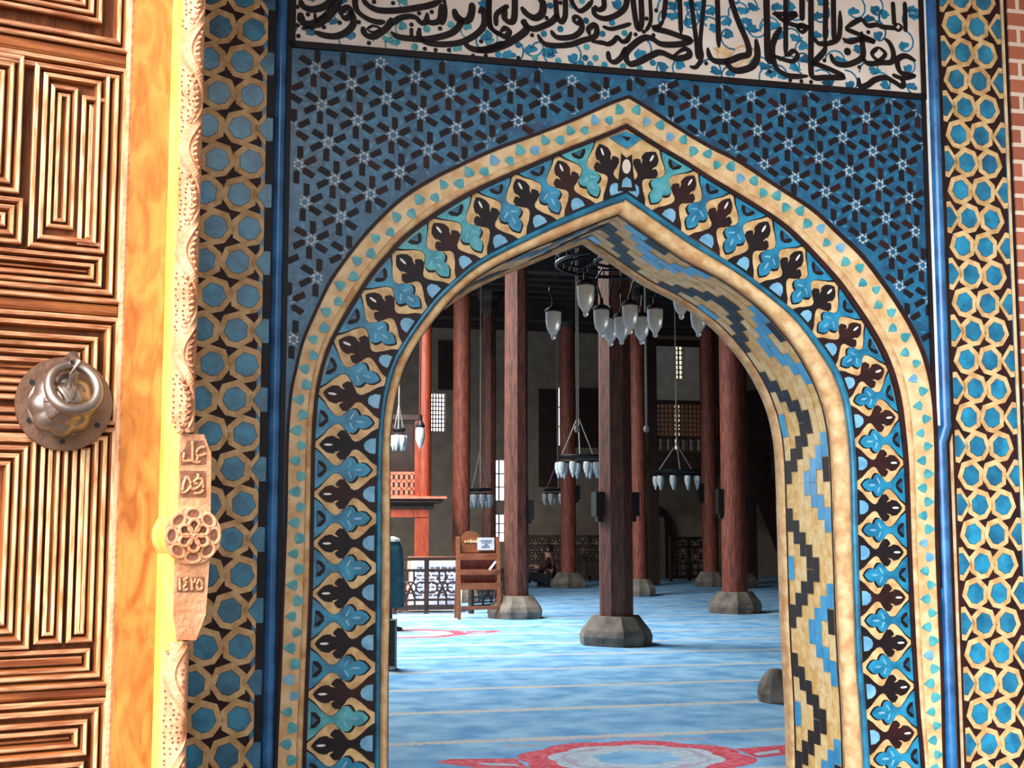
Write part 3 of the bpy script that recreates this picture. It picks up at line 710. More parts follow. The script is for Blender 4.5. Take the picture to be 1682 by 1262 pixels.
# --- mosaic of the soffit
def soffit():
    for side, E in enumerate((E_L, E_R)):
        Lc = [0]
        for a, b in zip(E, E[1:]): Lc.append(Lc[-1] + (b - a).length)
        def pt(al, off=0):
            al = min(max(al, 0), Lc[-1]); lo, hi = 0, len(Lc) - 1
            while hi - lo > 1:
                m = (lo + hi) // 2
                if Lc[m] <= al: lo = m
                else: hi = m
            t = (al - Lc[lo]) / (Lc[hi] - Lc[lo]); p = E[lo].lerp(E[hi], t); d = (E[hi] - E[lo]).normalized()
            n = Vector((d.y, -d.x)) * (1 if side == 0 else -1)
            return p + n * off
        mb = MB()
        def patch(a0, a1, y0, y1, m, off):
            k = max(1, int((a1 - a0) / .06)); mb.use(m)
            for i in range(k):
                b0 = a0 + (a1 - a0) * i / k; b1 = a0 + (a1 - a0) * (i + 1) / k
                if b0 >= Lc[-1] - 1e-4: break
                p, q = pt(b0, off), pt(b1, off)
                mb.poly([(p.x, y0, p.y), (q.x, y0, q.y), (q.x, y1, q.y), (p.x, y1, p.y)])
        # bed of cream tile; the two dark lines; pale inner edge
        patch(0, Lc[-1], .012, .50, 'mos_cream', .004)
        patch(0, Lc[-1], .012, .026, 'dark', .006); patch(0, Lc[-1], .49, .508, 'dark', .006)
        cols = 7; y_in, y_out = .49, .026; cw = (y_in - y_out) / cols; un = .0585
        zref = wall(1284, 873, TH)[1]; al0 = zref - ZB
        J = int(Lc[-1] / un) + 30
        for c in range(cols):
            y0 = y_in - c * cw; y1 = y0 - cw
            for j in range(-30, J):
                if (c + j) % 2: continue
                # j counts downwards in the photograph; walk it upwards here
                ph = (-j) % 12; m = None
                if ph <= 8 and c == 4 - abs(ph - 4): m = 'mos_black'
                if c == 3 + abs(ph - 9) and c < 7: m = 'mos_blue'
                if ph < 4 and c == 3 + abs(ph + 12 - 9): m = 'mos_blue'
                if c == 0 and ph == 4: m = 'mos_blue'
                if c == 6 and ph == 8: m = 'mos_black'
                if not m and random.random() < .6: m = 'mos_cream2'
                if not m: continue
                a0 = al0 + j * un; a1 = a0 + un * 1.94
                if a1 <= 0 or a0 >= Lc[-1]: continue
                patch(max(a0, 0), min(a1, Lc[-1]), y0 - .0015, y1 + .0015, m, .0055 if m == 'mos_cream2' else .008)
        b = mb.build('soffit_mosaic', portal, fix=False)
        ed = MB(); ed.use('stonebeige'); prev = None
        for i in range(0, 160):
            al = Lc[-1] * i / 159; cur = []
            for j in range(7):
                t = j / 6 * PI; p = pt(al, .004 + .016 * math.sin(t)); cur.append(ed.vert((p.x, .508 + .10 * (1 - math.cos(t)) / 2, p.y)))
            if prev:
                for j in range(6): ed.face((prev[j], prev[j + 1], cur[j + 1], cur[j]))
            prev = cur
        ed.build('inner_edge_moulding', portal, smooth=True)
soffit()
# brick pier at the right
mb = MB(); mb.use('brick'); mb.box(s1r + .036, s1r + 1.6, -.03, 0, ZB, TOPZ + .05); o = mb.build('wall_pier', None, P0, YAW); tag(o, kind='structure')
# ------------------------------------------------------------------ the open door leaf
DY = rad(30); UL = Vector((math.cos(DY), math.sin(DY), 0)); NL = Vector((math.sin(DY), -math.cos(DY), 0))
L0 = at(100, 860, 3.0); L0.z = 0
def leaf(px, py, h=0):
    r = ray(px, py); o = L0 + NL * h; k = (o - EYE).dot(NL) / r.dot(NL); X = EYE + r * k
    return (X - L0).dot(UL), X.z
def PL(a, z, h=0): return Vector((a, -h, z))
def door():
    d = thing('door_1', 'open carved wooden door leaf with bronze ring knocker, lit by the sun', 'door', L0, DY); d['kind'] = 'structure'
    Z0, Z1, TK = -.2, 3.3, .06
    a_l = leaf(-140, 660)[0]; a_s = leaf(199, 500)[0]; a_a = leaf(273, 400, .026)[0]; a_e = leaf(337, 400, .118)[0]
    mb = MB(); mb.use('doorwood'); mb.box(a_l, a_s, -.0, TK, Z0, Z1); mb.build('leaf_core', d)
    mb = MB(); mb.use('brick'); mb.box(a_l - 3.6, a_l - .02, .02, .45, -.22, 4.6); tag(mb.build('wall_sky_block', None, L0, DY), kind='structure')  # unseen wall added beside the leaf to block left-front sky from the portal
    mb = MB(); mb.use('stile'); mb.box(a_s + .004, a_e - .01, -.026, TK, Z0, Z1)
    mb.build('stile', d)
    mb = MB(); mb.use('astragal'); mb.tube([(a_s - .002, -.018, Z0), (a_s - .002, -.018, Z1)], .0085, 8); mb.build('stile_bead', d, smooth=True)
    # nested mouldings: rectangular lofts
    def loft(mb, a0, a1, z0, z1, prof, h0=0, m_v='doorwood', m_h='doorwood_h'):
        prev = None; ph = 0
        for ins, h in prof:
            x0, x1, y0, y1 = a0 + ins, a1 - ins, z0 + ins, z1 - ins
            if x1 - x0 < .002 or y1 - y0 < .002: break
            cur = [mb.vert(PL(x0, y0, h0 + h)), mb.vert(PL(x1, y0, h0 + h)), mb.vert(PL(x1, y1, h0 + h)), mb.vert(PL(x0, y1, h0 + h))]
            if prev:
                for k in range(4):
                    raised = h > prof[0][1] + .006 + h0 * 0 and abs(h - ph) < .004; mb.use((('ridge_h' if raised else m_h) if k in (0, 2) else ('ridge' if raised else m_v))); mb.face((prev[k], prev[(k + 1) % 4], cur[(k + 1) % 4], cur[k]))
            prev = cur; ph = h
        mb.use(m_v if (a1 - a0) < (z1 - z0) else m_h); mb.face(prev)
    def ridges(n, w, h, gap, base=0, step=0):
        p = [(0, base)]; x = 0
        for i in range(n):
            b = base + step * i
            p += [(x + .0008, b + h * .85), (x + w * .25, b + h), (x + w * .75, b + h * .98), (x + w, b + h * .6), (x + w + .001, b + step), (x + w + gap, b + step)]; x += w + gap
        return p
    zz = lambda px, py: leaf(px, py)[1]
    aa = lambda px, py: leaf(px, py)[0]
    a_r = aa(196, 500)
    def panel(z1, z0, subs, a_left=None):
        mb = MB(); loft(mb, a_left if a_left is not None else a_l + .01, a_r, z0, z1, ridges(2, .015, .022, .005), .0)
        for (x0, x1, y0, y1, n) in subs: loft(mb, x0, x1, y0, y1, ridges(n, .0135, .020, .005, 0, -.004), .004)
        mb.build('moulded_panel', d)
    A = lambda px: aa(px, 300)
    zt1, zb1 = zz(199, 92), zz(199, 115)
    def rail(za, zb):
        m_ = MB(); n_ = max(1, int((zb - za) / .019)); h_ = (zb - za) / n_
        for i in range(n_): loft(m_, a_l + .004, a_r, za + h_ * i + .001, za + h_ * (i + 1) - .001, [(0, 0), (.0012, .012), (h_ * .28, .016)], 0)
        m_.build('rail', d)
    # topmost panel
    panel(Z1, zt1, [(a_l, aa(165, 45), zz(165, 44), zz(165, 44) + .3, 7)])
    rail(zb1 + .001, zt1 - .001)
    # upper panel
    z0 = zz(184, 502); xh = aa(158, 462)
    x_in = a_r - .042
    vb = zz(172, 421); vt = zz(190, 128)
    panel(zb1, z0, [])
    mb = MB()
    xv0 = aa(47, 300); xm = aa(124, 300)
    loft(mb, xv0, x_in, vb, vt, ridges(2, .014, .022, .006), .002)
    loft(mb, xv0 + .038, xm - .004, vb + .05, vt - .045, ridges(2, .012, .018, .004, 0, -.005), .003)
    loft(mb, xm + .004, x_in - .002, vb + .016, vt - .06, ridges(2, .013, .018, .005, 0, -.005), .003)
    loft(mb, a_l + .05, xv0 - .022, vb + .12, vt + .01, ridges(3, .0145, .022, .006), .002)
    loft(mb, a_l + .05, xv0 - .012, vb + .004, vb + .112, ridges(5, .0135, .02, .005), .002)
    loft(mb, a_l + .05, x_in - .004, z0 + .036, vb - .006, ridges(3, .0125, .020, .0045, 0, -.003), .002)
    mb.build('moulded_panel', d)
    # knocker panel
    k1, k0 = zz(187, 523), zz(180, 700)
    panel(k1, k0, [(a_l + .05, a_r - .05, k0 + .05, k1 - .05, 7)])
    rail(k1 + .001, z0 - .001)
    # lower panel
    l1, l0 = k0 - .004, zz(161, 1127)
    panel(l1, l0, [])
    hb = zz(140, 1055)
    mb = MB(); lt = l1 - .03
    ar2 = a_r - .04; xv0 = aa(20, 900); xm = aa(97, 900)
    loft(mb, aa(58, 900), xm + .01, hb, lt, ridges(3, .0125, .020, .0045, 0, -.003), .003)
    loft(mb, xm + .018, ar2, hb, lt, ridges(3, .0135, .020, .0045, 0, -.003), .003)
    loft(mb, a_l + .05, aa(52, 900), hb - .01, lt, ridges(4, .0135, .02, .0045), .002)
    loft(mb, a_l + .05, ar2 - .004, l0 + .036, hb - .012, ridges(3, .0125, .020, .0045, 0, -.003), .002)
    mb.build('moulded_panel', d)
    rail(zz(162, 1145) + .001, l0 - .001)
    # bottom panel
    panel(zz(162, 1145), Z0, [(a_l + .05, a_r - .045, zz(130, 1240) , zz(162, 1145) - .045, 6), (a_l + .05, a_r - .05, Z0 + .05, zz(130, 1240) - .012, 7)])

    # ---- carved meeting strip
    h0 = .026; hs = .088 + h0      # face height of the strip above the leaf
    rnd_ = lambda t: .030 * math.sin(PI * t) ** .8 if 0 < t < .5 else (.030 - .085 * (2 * min(t, 1) - 1) ** 2.2 if t >= .5 else 0)
    s = MB(); s.use('astragal'); n = 14
    w0, w1 = a_a, a_e
    fz1, fz0 = leaf(315, 712, hs)[1], leaf(315, 1052, hs)[1]
    def shaft(za, zb):
        prev = None; m = 160
        for i in range(m):
            z = za + (zb - za) * i / (m - 1); cur = [s.vert(PL(w0, z, h0))]
            for k in range(n + 1):
                t = k / n; cur.append(s.vert(PL(w0 + .001 + (w1 - w0) * t, z, hs - .004 + rnd_(t))))
            cur.append(s.vert(PL(w1, z, -.02)))
            if prev:
                for k in range(len(cur) - 1): s.use('sunlit_side' if k == 0 else 'astragal'); s.face((prev[k], prev[k + 1], cur[k + 1], cur[k]))
            prev = cur
    shaft(Z0, fz0); shaft(fz1, Z1)
    st = s.build('carved_meeting_strip', d, smooth=True)
    ff = lambda a: hs - .004 + rnd_((a - w0) / (w1 - w0))
    # rolling stem, leaves and pricked ground of the carving
    cv = MB(); wd = w1 - w0
    for za, zb in ((Z0, fz0), (fz1, Z1)):
        per = .243; m = int((zb - za) / .006); path = []
        for i in range(m + 1):
            z = za + (zb - za) * i / m; a = w0 + wd * (.5 + .36 * math.sin(2 * PI * (z - fz1) / per)); path.append((a, z))
        cv.use('astragal'); prev = None
        for i in range(1, m):
            (a, z) = path[i]; dx, dz = path[i + 1][0] - path[i - 1][0], path[i + 1][1] - path[i - 1][1]; q = math.hypot(dx, dz); nx, nz = dz / q, -dx / q
            cur = []
            for k, hh in ((-1, 0), (-.6, .006), (.6, .006), (1, 0)): cur.append(cv.vert(PL(a + nx * k * .012, z + nz * k * .012, ff(a + nx * k * .012) + hh)))
            if prev:
                for k in range(3): cv.face((prev[k], prev[k + 1], cur[k + 1], cur[k]))
            prev = cur
        z = za
        while z < zb - per / 2:
            ph = math.floor((z - fz1) / per) * per + fz1
            for half in (0, 1):
                zc = ph + per * (.25 + .5 * half); a_c = w0 + wd * (.40 if half else .62); a_c = w0 + wd * (.62 if half else .40)
                if not (za + .06 < zc < zb - .06): continue
                # curling leaf lobes on the open side of each wave
                for k in range(9):
                    t = -1 + 2 * k / 8; lz = zc + t * per * .24; la = a_c + (1 if half else -1) * wd * (-.10 + .22 * (1 - t * t)) * (-1)
                    ln = wd * (.22 + .12 * (1 - t * t)); th = (PI if not half else 0) + t * .9 * (1 if half else -1)
                    c0 = Vector((la, lz)); dd = Vector((math.cos(th + .5), math.sin(th + .5))); nn = Vector((-dd.y, dd.x)) * .0075
                    cv.use('astragal_dark'); e0 = c0 + Vector((0, per * .030)); cv.poly([PL(p.x, p.y, ff(p.x) + .002) for p in (e0 - dd * ln * .45, e0 + nn * .55, e0 + dd * ln * .4, e0 - nn * .55)])
                    cv.use('astragal'); pts = [c0 - dd * ln * .5, c0 + nn, c0 + dd * ln * .5, c0 - nn]
                    top = cv.vert(PL(c0.x, c0.y, ff(c0.x) + .009)); ids = [cv.vert(PL(p.x, p.y, ff(p.x) + .0005)) for p in pts]
                    for i in range(4): cv.face((ids[i], ids[(i + 1) % 4], top))
            z += per
        # pricked dots
        cv.use('astragal_dark'); z = za + .01
        while z < zb - .01:
            for k in range(6):
                a = w0 + wd * (.06 + .16 * k) + random.uniform(-.003, .003); zq = z + random.uniform(-.003, .003)
                stem = w0 + wd * (.5 + .36 * math.sin(2 * PI * (zq - fz1) / per))
                if abs(a - stem) < .018: continue
                r = .0034; cv.poly([PL(a + r * math.cos(q * PI / 3), zq + r * .75 * math.sin(q * PI / 3), ff(a) + .0014) for q in range(6)])
            z += .0125
    cv.build('arabesque_relief', st)
    # flat cartouche with writing
    pw0, pw1 = leaf(297, 800, hs)[0], leaf(346, 800, hs)[0]; pc = (pw0 + pw1) / 2
    fl = MB(); fl.use('astragal')
    zt_, zb_ = fz1, fz0
    hq = hs + .012
    def L3(px, py): a, z = leaf(px, py, hq); return Vector((a, z))
    outl = [L3(296, 712), L3(335, 714), L3(347, 745), L3(346, 838), L3(344, 925), L3(338, 1010), L3(322, 1052), L3(290, 1052), L3(284, 1010), L3(286, 925), L3(292, 838), L3(294, 742)]
    wl = w0
    outl = [Vector((max(p.x, wl), p.y)) for p in outl]
    fl.use('sunlit_side'); fl.prism([PL(p.x, p.y, h0) for p in outl], (0, -(hq - h0), 0)); k_ = len(fl.m) - len(outl) - 2; fl.use('astragal'); fl.m[k_] = fl.cur
    fl.use('sunlit_side'); fl.box(w0, pw0 + .012, -(hq - .004), -h0, fz0 - .02, fz1 + .02)
    cart = fl.build('inscription_cartouche', st)
    wr = MB()
    def sunk(pts): wr.use('astragal_dark'); fillL(wr, pts, hq + .0012)
    def fillL(mb, pts, h): mb.poly([PL(p.x, p.y, h) for p in pts])
    sunk([L3(297, 777 - 13 + 0), L3(338, 763), L3(339, 738), L3(334, 724), L3(307, 724), L3(305, 736), L3(296, 745)][0:7])
    sunk([L3(296, 817), L3(338, 817), L3(338, 774), L3(296, 774)])
    sunk([L3(290, 973), L3(334, 973), L3(336, 948), L3(291, 948)])
    def carve(pts, w=.0062):
        P = crom([L3(230 + x / 8.413, 690 + y / 8.413) for x, y in pts], 5); wr.use('astragal')
        wr.tube([PL(p.x, p.y, hq + .002) for p in P], w * .62, 6)
    for q in ([(720, 290), (725, 420), (725, 560)], [(610, 450), (595, 530), (610, 570), (700, 565), (780, 590), (830, 580)], [(890, 380), (830, 385), (780, 440), (800, 500), (910, 470)], [(800, 500), (780, 560)],
              [(640, 780), (600, 880), (585, 990), (620, 1000), (690, 930), (690, 850), (640, 780)], [(690, 930), (740, 960), (810, 920), (860, 840), (800, 810), (740, 860), (790, 890)], [(800, 740), (800, 800)], [(860, 840), (870, 960), (830, 1010), (740, 1015)]): carve(q)
    def carve2(pts):
        P = crom([L3(230 + x / 5.26, 820 + y / 5.26) for x, y in pts], 4); wr.use('astragal'); wr.tube([PL(p.x, p.y, hq + .002) for p in P], .0034, 6)
    for q in ([(340, 680), (342, 730), (345, 785)], [(410, 680), (375, 700), (400, 725), (378, 760), (380, 785), (410, 780)], [(440, 685), (445, 715), (470, 715), (478, 685)], [(445, 710), (448, 785)], [(510, 690), (490, 740), (500, 780), (530, 775), (535, 730), (510, 690)]): carve2(q)
    wr.build('carved_lettering', cart, fix=False)
    # rosette boss
    r0 = leaf(360, 880, hs)[0]; cz = leaf(315, 880, hs + .02)[1]; ca = (leaf(268, 880, hs + .02)[0] + r0) / 2
    RR = (r0 - leaf(271, 880, hs + .02)[0]) / 2
    ro = MB(); ro.use('sunlit_side'); top = hs + .022
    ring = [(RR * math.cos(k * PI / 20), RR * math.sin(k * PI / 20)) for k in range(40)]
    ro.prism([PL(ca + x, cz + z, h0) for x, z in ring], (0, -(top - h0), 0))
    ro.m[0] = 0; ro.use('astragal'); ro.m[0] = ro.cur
    rs = ro.build('rosette_boss', st, smooth=True)
    rp = MB()
    def petal(cx, cz_, rx, rz, th, h, m):
        rp.use(m); pts = []
        rim = []
        for k in range(14):
            a = k * 2 * PI / 14; x, z = rx * math.cos(a), rz * math.sin(a); pts.append((cx + x * math.cos(th) - z * math.sin(th), cz_ + x * math.sin(th) + z * math.cos(th)))
        rp.use('astragal'); rp.tube([PL(p[0], p[1], top + h) for p in pts], .0042, 6, closed=True, ref=(0, 1, 0))
        rp.use(m); rp.poly([PL(p[0], p[1], top + .001) for p in pts])
    for k in range(8):
        th = PI / 2 + k * PI / 4; petal(ca + RR * .74 * math.cos(th), cz + RR * .74 * math.sin(th), RR * .20, RR * .27, th, .001, 'astragal_dark')
    for k in range(6):
        th = PI / 2 + k * PI / 3; petal(ca + RR * .33 * math.cos(th), cz + RR * .33 * math.sin(th), RR * .23, RR * .19, th, .007, 'astragal_dark')
    rp.use('astragal'); rp.lathe([(RR * .13, 0), (RR * .12, .008), (RR * .05, .012), (.001, .0125)], 12)
    k0_ = len(rp.v) - 48
    rp.v = rp.v[:k0_] + [(ca + x, -(top + z), cz + y) for x, y, z in rp.v[k0_:]]
    rp.build('carved_petal', rs, smooth=True, fix=False)

    # ---- ring knocker
    kc = leaf(106, 664, .03); kr = (leaf(187, 664, .03)[0] - leaf(26, 664, .03)[0]) / 2
    kn = thing('ring_knocker', None, None, (kc[0], -.024, kc[1]), 0); kn.parent = d
    def face_on(mb): mb.v = [(x, -z, y) for x, y, z in mb.v]
    p = MB(); p.use('brass'); p.lathe([(kr, 0), (kr, .006), (kr * .985, .009), (kr * .6, .012), (.001, .012)], 64); face_on(p); p.build('round_plate', kn, smooth=True)
    p = MB(); p.use('black')
    for k in range(6):
        a = rad(20 + 60 * k + 8); c = (kr * .80 * math.cos(a), kr * .80 * math.sin(a))
        p.lathe([(.0062, .0105), (.0062, .0128), (.001, .0128)], 10, (c[0], c[1], 0))
    face_on(p); p.build('nail_hole', kn)
    p = MB(); p.use('pewter'); br = kr * .62
    cx_, cy_ = -.01, -.005
    p.lathe([(br * 1.08, .010), (br * 1.08, .02), (br * 1.0, .024)], 48, (cx_, cy_, 0)); 
    lob = lambda u_, z: 1 + .11 * abs(math.cos(u_ * PI * 8)) * (1 if .03 < z < .07 else .3)
    p.lathe([(br, .015), (br * 1.02, .034), (br * .92, .055), (br * .74, .068), (br * .70, .070), (br * .66, .075), (br * .55, .088), (br * .3, .098), (.002, .1)], 108, (cx_, cy_, 0), lob)
    # radial flutes of the dome top
    for k in range(7):
        a = k * 2 * PI / 7 + .3
        p.tube([(cx_ + br * r_ * math.cos(a), cy_ + br * r_ * math.sin(a), z_) for r_, z_ in ((.02, .102), (.3, .099), (.55, .089), (.68, .073))], .006, 6)
    face_on(p); p.build('fluted_boss', kn, smooth=True)
    p = MB(); p.use('pewter'); rr = kr * .49
    rc = Vector((leaf(123, 636, .13)[0] - kc[0], leaf(123, 636, .13)[1] - kc[1]))
    p.tube([(rc.x + rr * math.cos(k * PI / 20), -(.095 - .028 * math.sin(k * PI / 20)), rc.y + rr * math.sin(k * PI / 20)) for k in range(40)], [.0105 + .003 * (1 - math.sin(k * PI / 20)) / 2 for k in range(40)], 10, closed=True, ref=(0, 1, 0)); p.build('swing_ring', kn, smooth=True)
    p = MB(); p.use('pewter'); yt = rc.y + rr
    p.tube([(rc.x + .004, -.012, yt + .012), (rc.x + .004, -.06, yt + .022), (rc.x + .004, -.085, yt + .006), (rc.x + .002, -.088, yt - .022), (rc.x, -.078, yt - .04), (rc.x - .012, -.06, yt - .045)], [.016, .012, .011, .011, .010, .008], 10)
    p.build('hook', kn, smooth=True)
door()
# ------------------------------------------------------------------ carpet
def carpet():
    mb = MB(); mb.use('carpet'); s0, s1, t0, t1 = HALL_S0 + .05, HALL_S1 - .05, TH + .02, HALL_T - .05
    # the snow pit stays bare
    pit = PIT
    xs = sorted({s0, s1, pit[0], pit[1]}); ts = sorted({t0, t1, pit[2], pit[3]})
    for a, b in zip(xs, xs[1:]):
        for c, d in zip(ts, ts[1:]):
            if pit[0] <= a and b <= pit[1] and pit[2] <= c and d <= pit[3]: continue
            mb.box(a, b, c, d, .001, .012)
    def medallion(cs, ct, R):
        z = .0125
        def lob(r, n, amp, k=72): return [(r * (1 + amp * abs(math.sin(n * PI * i / k))), 2 * PI * i / k) for i in range(k)]
        for m, rr, n, amp, dz in (('red', R, 8, .10, 0), ('pale_pile', R * .74, 8, .10, .0006), ('pink_pile', R * .66, 8, .05, .0012), ('pale_pile', R * .54, 6, .2, .0018), ('carpet', R * .34, 6, .2, .0024)):
            mb.use(m); mb.poly([(cs + r * 1.05 * math.cos(a), ct + r * .92 * math.sin(a), z + dz) for r, a in lob(rr, n, amp)])
        for q in (-1, 1):
            mb.use('red'); c = cs + q * R * 1.12
            mb.poly([(c, ct + R * .26, z), (c + q * R * .62, ct + R * .36, z), (c + q * R * .78, ct + R * .22, z), (c + q * R * .45, ct - R * .14, z), (c, ct - R * .25, z)])
            mb.use('pale_pile'); mb.poly([(c + q * R * .06, ct - .02, z + .0006), (c + q * R * .40, ct + R * .12, z + .0006), (c + q * R * .34, ct - R * .04, z + .0006), (c + q * R * .06, ct - R * .15, z + .0006)])
        for k in range(5):
            a = rad(50 + 20 * k); mb.use('pink_pile'); x, y = cs + R * 1.4 * math.cos(a), ct + R * 1.2 * math.sin(a)
            mb.poly([(x - .12, y - .02, z), (x + .1, y - .03, z), (x + .13, y + .02, z), (x - .1, y + .03, z)])
    g = hall(ground(1046, 1250)); medallion(g[0], g[1] + .01, .58)
    g = hall(ground(672, 1043)); medallion(g[0], g[1], .62)
    o = mb.build('prayer_carpet', None, P0, YAW, fix=False)
    tag(o, 'wall to wall light blue prayer carpet with cream row lines and red medallions', 'carpet')
_pg = hall(ground(706, 1008))
PIT = (_pg[0] - 3.2, hall(ground(748, 1008))[0], _pg[1] + .02, _pg[1] + 3.4)
_g = hall(ground(968, 1166)); CARPET_PHASE = -_g[1] + .045
M['carpet'] = carpet_mat()
carpet()

# ------------------------------------------------------------------ columns
def column(label, px, y_base, w_px, base_px, sides=8, brackets=(), rot=0, top=CEIL - .26, h_base=None, taper=.93):
    D = ground(px, y_base).y; r = w_px / 2 * D / F; rb = base_px / 2 * D / F
    D += rb; p = at(px, y_base, D); r = w_px / 2 * D / F; rb = base_px / 2 * D / F; p.z = .017
    root = thing('wooden_column', label, 'column', p, YAW + rot, 'wooden columns of the hall')
    hb = h_base or .30
    s = MB(); s.use('basestone'); rnd = random.Random(px)
    s.lathe([(rb * 1.0, 0), (rb * 1.03, hb * .30), (rb * .96, hb * .52), (rb * .78, hb * .80), (rb * .66, hb), (rb * .3, hb)], 10, wob=lambda u_, z: 1 + .06 * math.sin(u_ * 17 + px) + .04 * math.sin(u_ * 29))
    s.build('stone_base', root)
    s = MB(); s.use('darkcol' if sides == 8 else 'colwood'); s.lathe([(r, hb - .01), (r * 1.0, 1.0), (r * (1 + taper) / 2, 3.0), (r * taper, top - .45)], sides)
    s.build('shaft', root, smooth=sides > 8)
    s = MB(); s.use('darkwood'); s.lathe([(r * taper, top - .46), (r * 1.2, top - .35), (r * 1.25, top - .2), (r * 1.7, top - .1), (r * 1.8, top)], sides); s.build('capital', root)
    for q, z0, z1 in brackets:
        s = MB(); s.use('black'); s.box(*sorted((q * r * .86, q * (r + .075))), -.06, .06, z0 + .06, z1); s.box(*sorted((q * r * .86, q * (r + .045))), -.04, .04, z0, z0 + .06); s.build('loudspeaker', root)
    return root
def zat(py, D): return EYE.z + (HOR - py) * D / F
column('thick dark eight-sided column on a round stone, alone in the middle of the blue carpet', 1013, 1066, 57, 116, 8, ((-1, 1.3, 1.62), (1, 1.3, 1.62)), rad(10))
column('brown column whose stone base stands beside the slatted wooden rack', 848, 1020, 40, 84, 8, ((1, 1.28, 1.6),), rad(-8))
column('reddish round column with a speaker, on a wide pale stone near the right jamb', 1208, 1011, 41, 86, 14, ((-1, 1.36, 1.78), (1, 1.36, 1.7)), 0)
column('slim red column with the glass lamp ring hanging before its upper half', 934, 968, 26, 54, 10, ((1, 1.7, 2.05),), 0)
column('slim round red column rising just behind the dark middle column', 1050, 982, 26, 54, 12)
column('slim red column in front of the lattice fence at the far right', 1168, 966, 26, 50, 12, ((-1, 1.7, 2.1),))
column('bright red column directly behind the slatted wooden rack', 757, 992, 29, 60, 12, (), 0, taper=1.0)
column('dark column standing between the two bright window openings and the rack', 803, 975, 24, 50, 8)
column('dark column behind the wide-based round column at right', 1222, 968, 24, 46, 8)

# ------------------------------------------------------------------ chandeliers
def lamp_unit(scale=1.0):
    """returns builders for the metal cap and the bell shaped glass with its tip"""
    g = MB(); g.use('frost'); g.lathe([(.050, .165), (.054, .15), (.053, .09), (.045, .04), (.026, .012), (.018, 0)], 16)
    t = MB(); t.use('bulb'); t.lathe([(.016, .002), (.018, -.018), (.010, -.03), (.002, -.032)], 10)
    c = MB(); c.use('iron'); c.lathe([(.058, .160), (.06, .172), (.04, .19), (.014, .20), (.012, .24), (.002, .25)], 14)
    return g, t, c
def big_chandelier():
    zc = zat(519, 8.6)
    pos = []
    for x, y in ((909, 529), (962, 487), (988, 526), (1003, 541), (1021, 538), (1035, 519), (1054, 538), (1076, 525), (1119, 492), (1147, 524)):
        D = (zc - EYE.z) * F / (HOR - y); p = at(x, y, D); p.z = zc; pos.append(p)
    c = sum(pos, Vector()) / len(pos)
    c = at(1030, 519, 8.62); c.z = zc
    root = thing('iron_chandelier', 'large black iron chandelier with frosted glass bells, hanging just inside the arch', 'chandelier', c, 0)
    f = MB(); f.use('iron'); zr = .36; Rr = .47
    ringp = [(Rr * math.cos(k * PI / 24), Rr * math.sin(k * PI / 24), zr) for k in range(48)]
    f.tube(ringp, .013, 8, closed=True); f.tube([(x, y, zr + .05) for x, y, z in ringp], .008, 6, closed=True)
    f.tube([(x * .45, y * .45, zr + .02) for x, y, z in ringp], .011, 6, closed=True)
    for k in range(24): x, y, z = ringp[k * 2]; f.tube([(x, y, zr), (x, y, zr + .05)], .006, 5)
    for k in range(8):
        a = k * PI / 4; f.tube([(0, 0, zr + .10), (.2 * math.cos(a), .2 * math.sin(a), zr + .07), (Rr * math.cos(a), Rr * math.sin(a), zr)], .009, 6)
    f.lathe([(.02, zr - .04), (.05, zr), (.03, zr + .06), (.05, zr + .12), (.02, zr + .2), (.01, zr + .3)], 14)
    f.build('ring_frame', root, smooth=True)
    f = MB(); f.use('iron')
    f.tube([(0, 0, zr + .28), (0, 0, CEIL - c.z - .002)], .012, 8)
    for k in range(3): a = k * 2 * PI / 3 + .4; f.tube([(Rr * math.cos(a), Rr * math.sin(a), zr), (0, 0, zr + .85)], .006, 6)
    f.build('hanging_rod', root)
    for p in pos:
        l = p - c; base = (l.x, l.y, -.085)
        g, t, cp = lamp_unit(1)
        g.build('glass_bell', root, base, smooth=True)
        gg = root.children[-1] if False else [o for o in bpy.data.objects if o.parent == root and o.name.startswith('glass_bell')][-1]
        t.build('glass_tip', None, smooth=True).parent = gg
        cp.build('lamp_cap', root, base)
        a = MB(); a.use('iron'); d = Vector((l.x, l.y, 0)); u_ = d.normalized() if d.length > 1e-3 else Vector((1, 0, 0)); q = min(max(d.length, .05), 1)
        rr = Rr if d.length > .33 else .21
        e = u_ * rr
        a.tube([(e.x, e.y, zr), (e.x * .5 + l.x * .5 + u_.x * .05, e.y * .5 + l.y * .5 + u_.y * .05, zr - .06), (l.x + u_.x * .03, l.y + u_.y * .03, zr - .13), (l.x, l.y, .15)], .007, 6)
        a.build('scroll_arm', root, smooth=True)
big_chandelier()
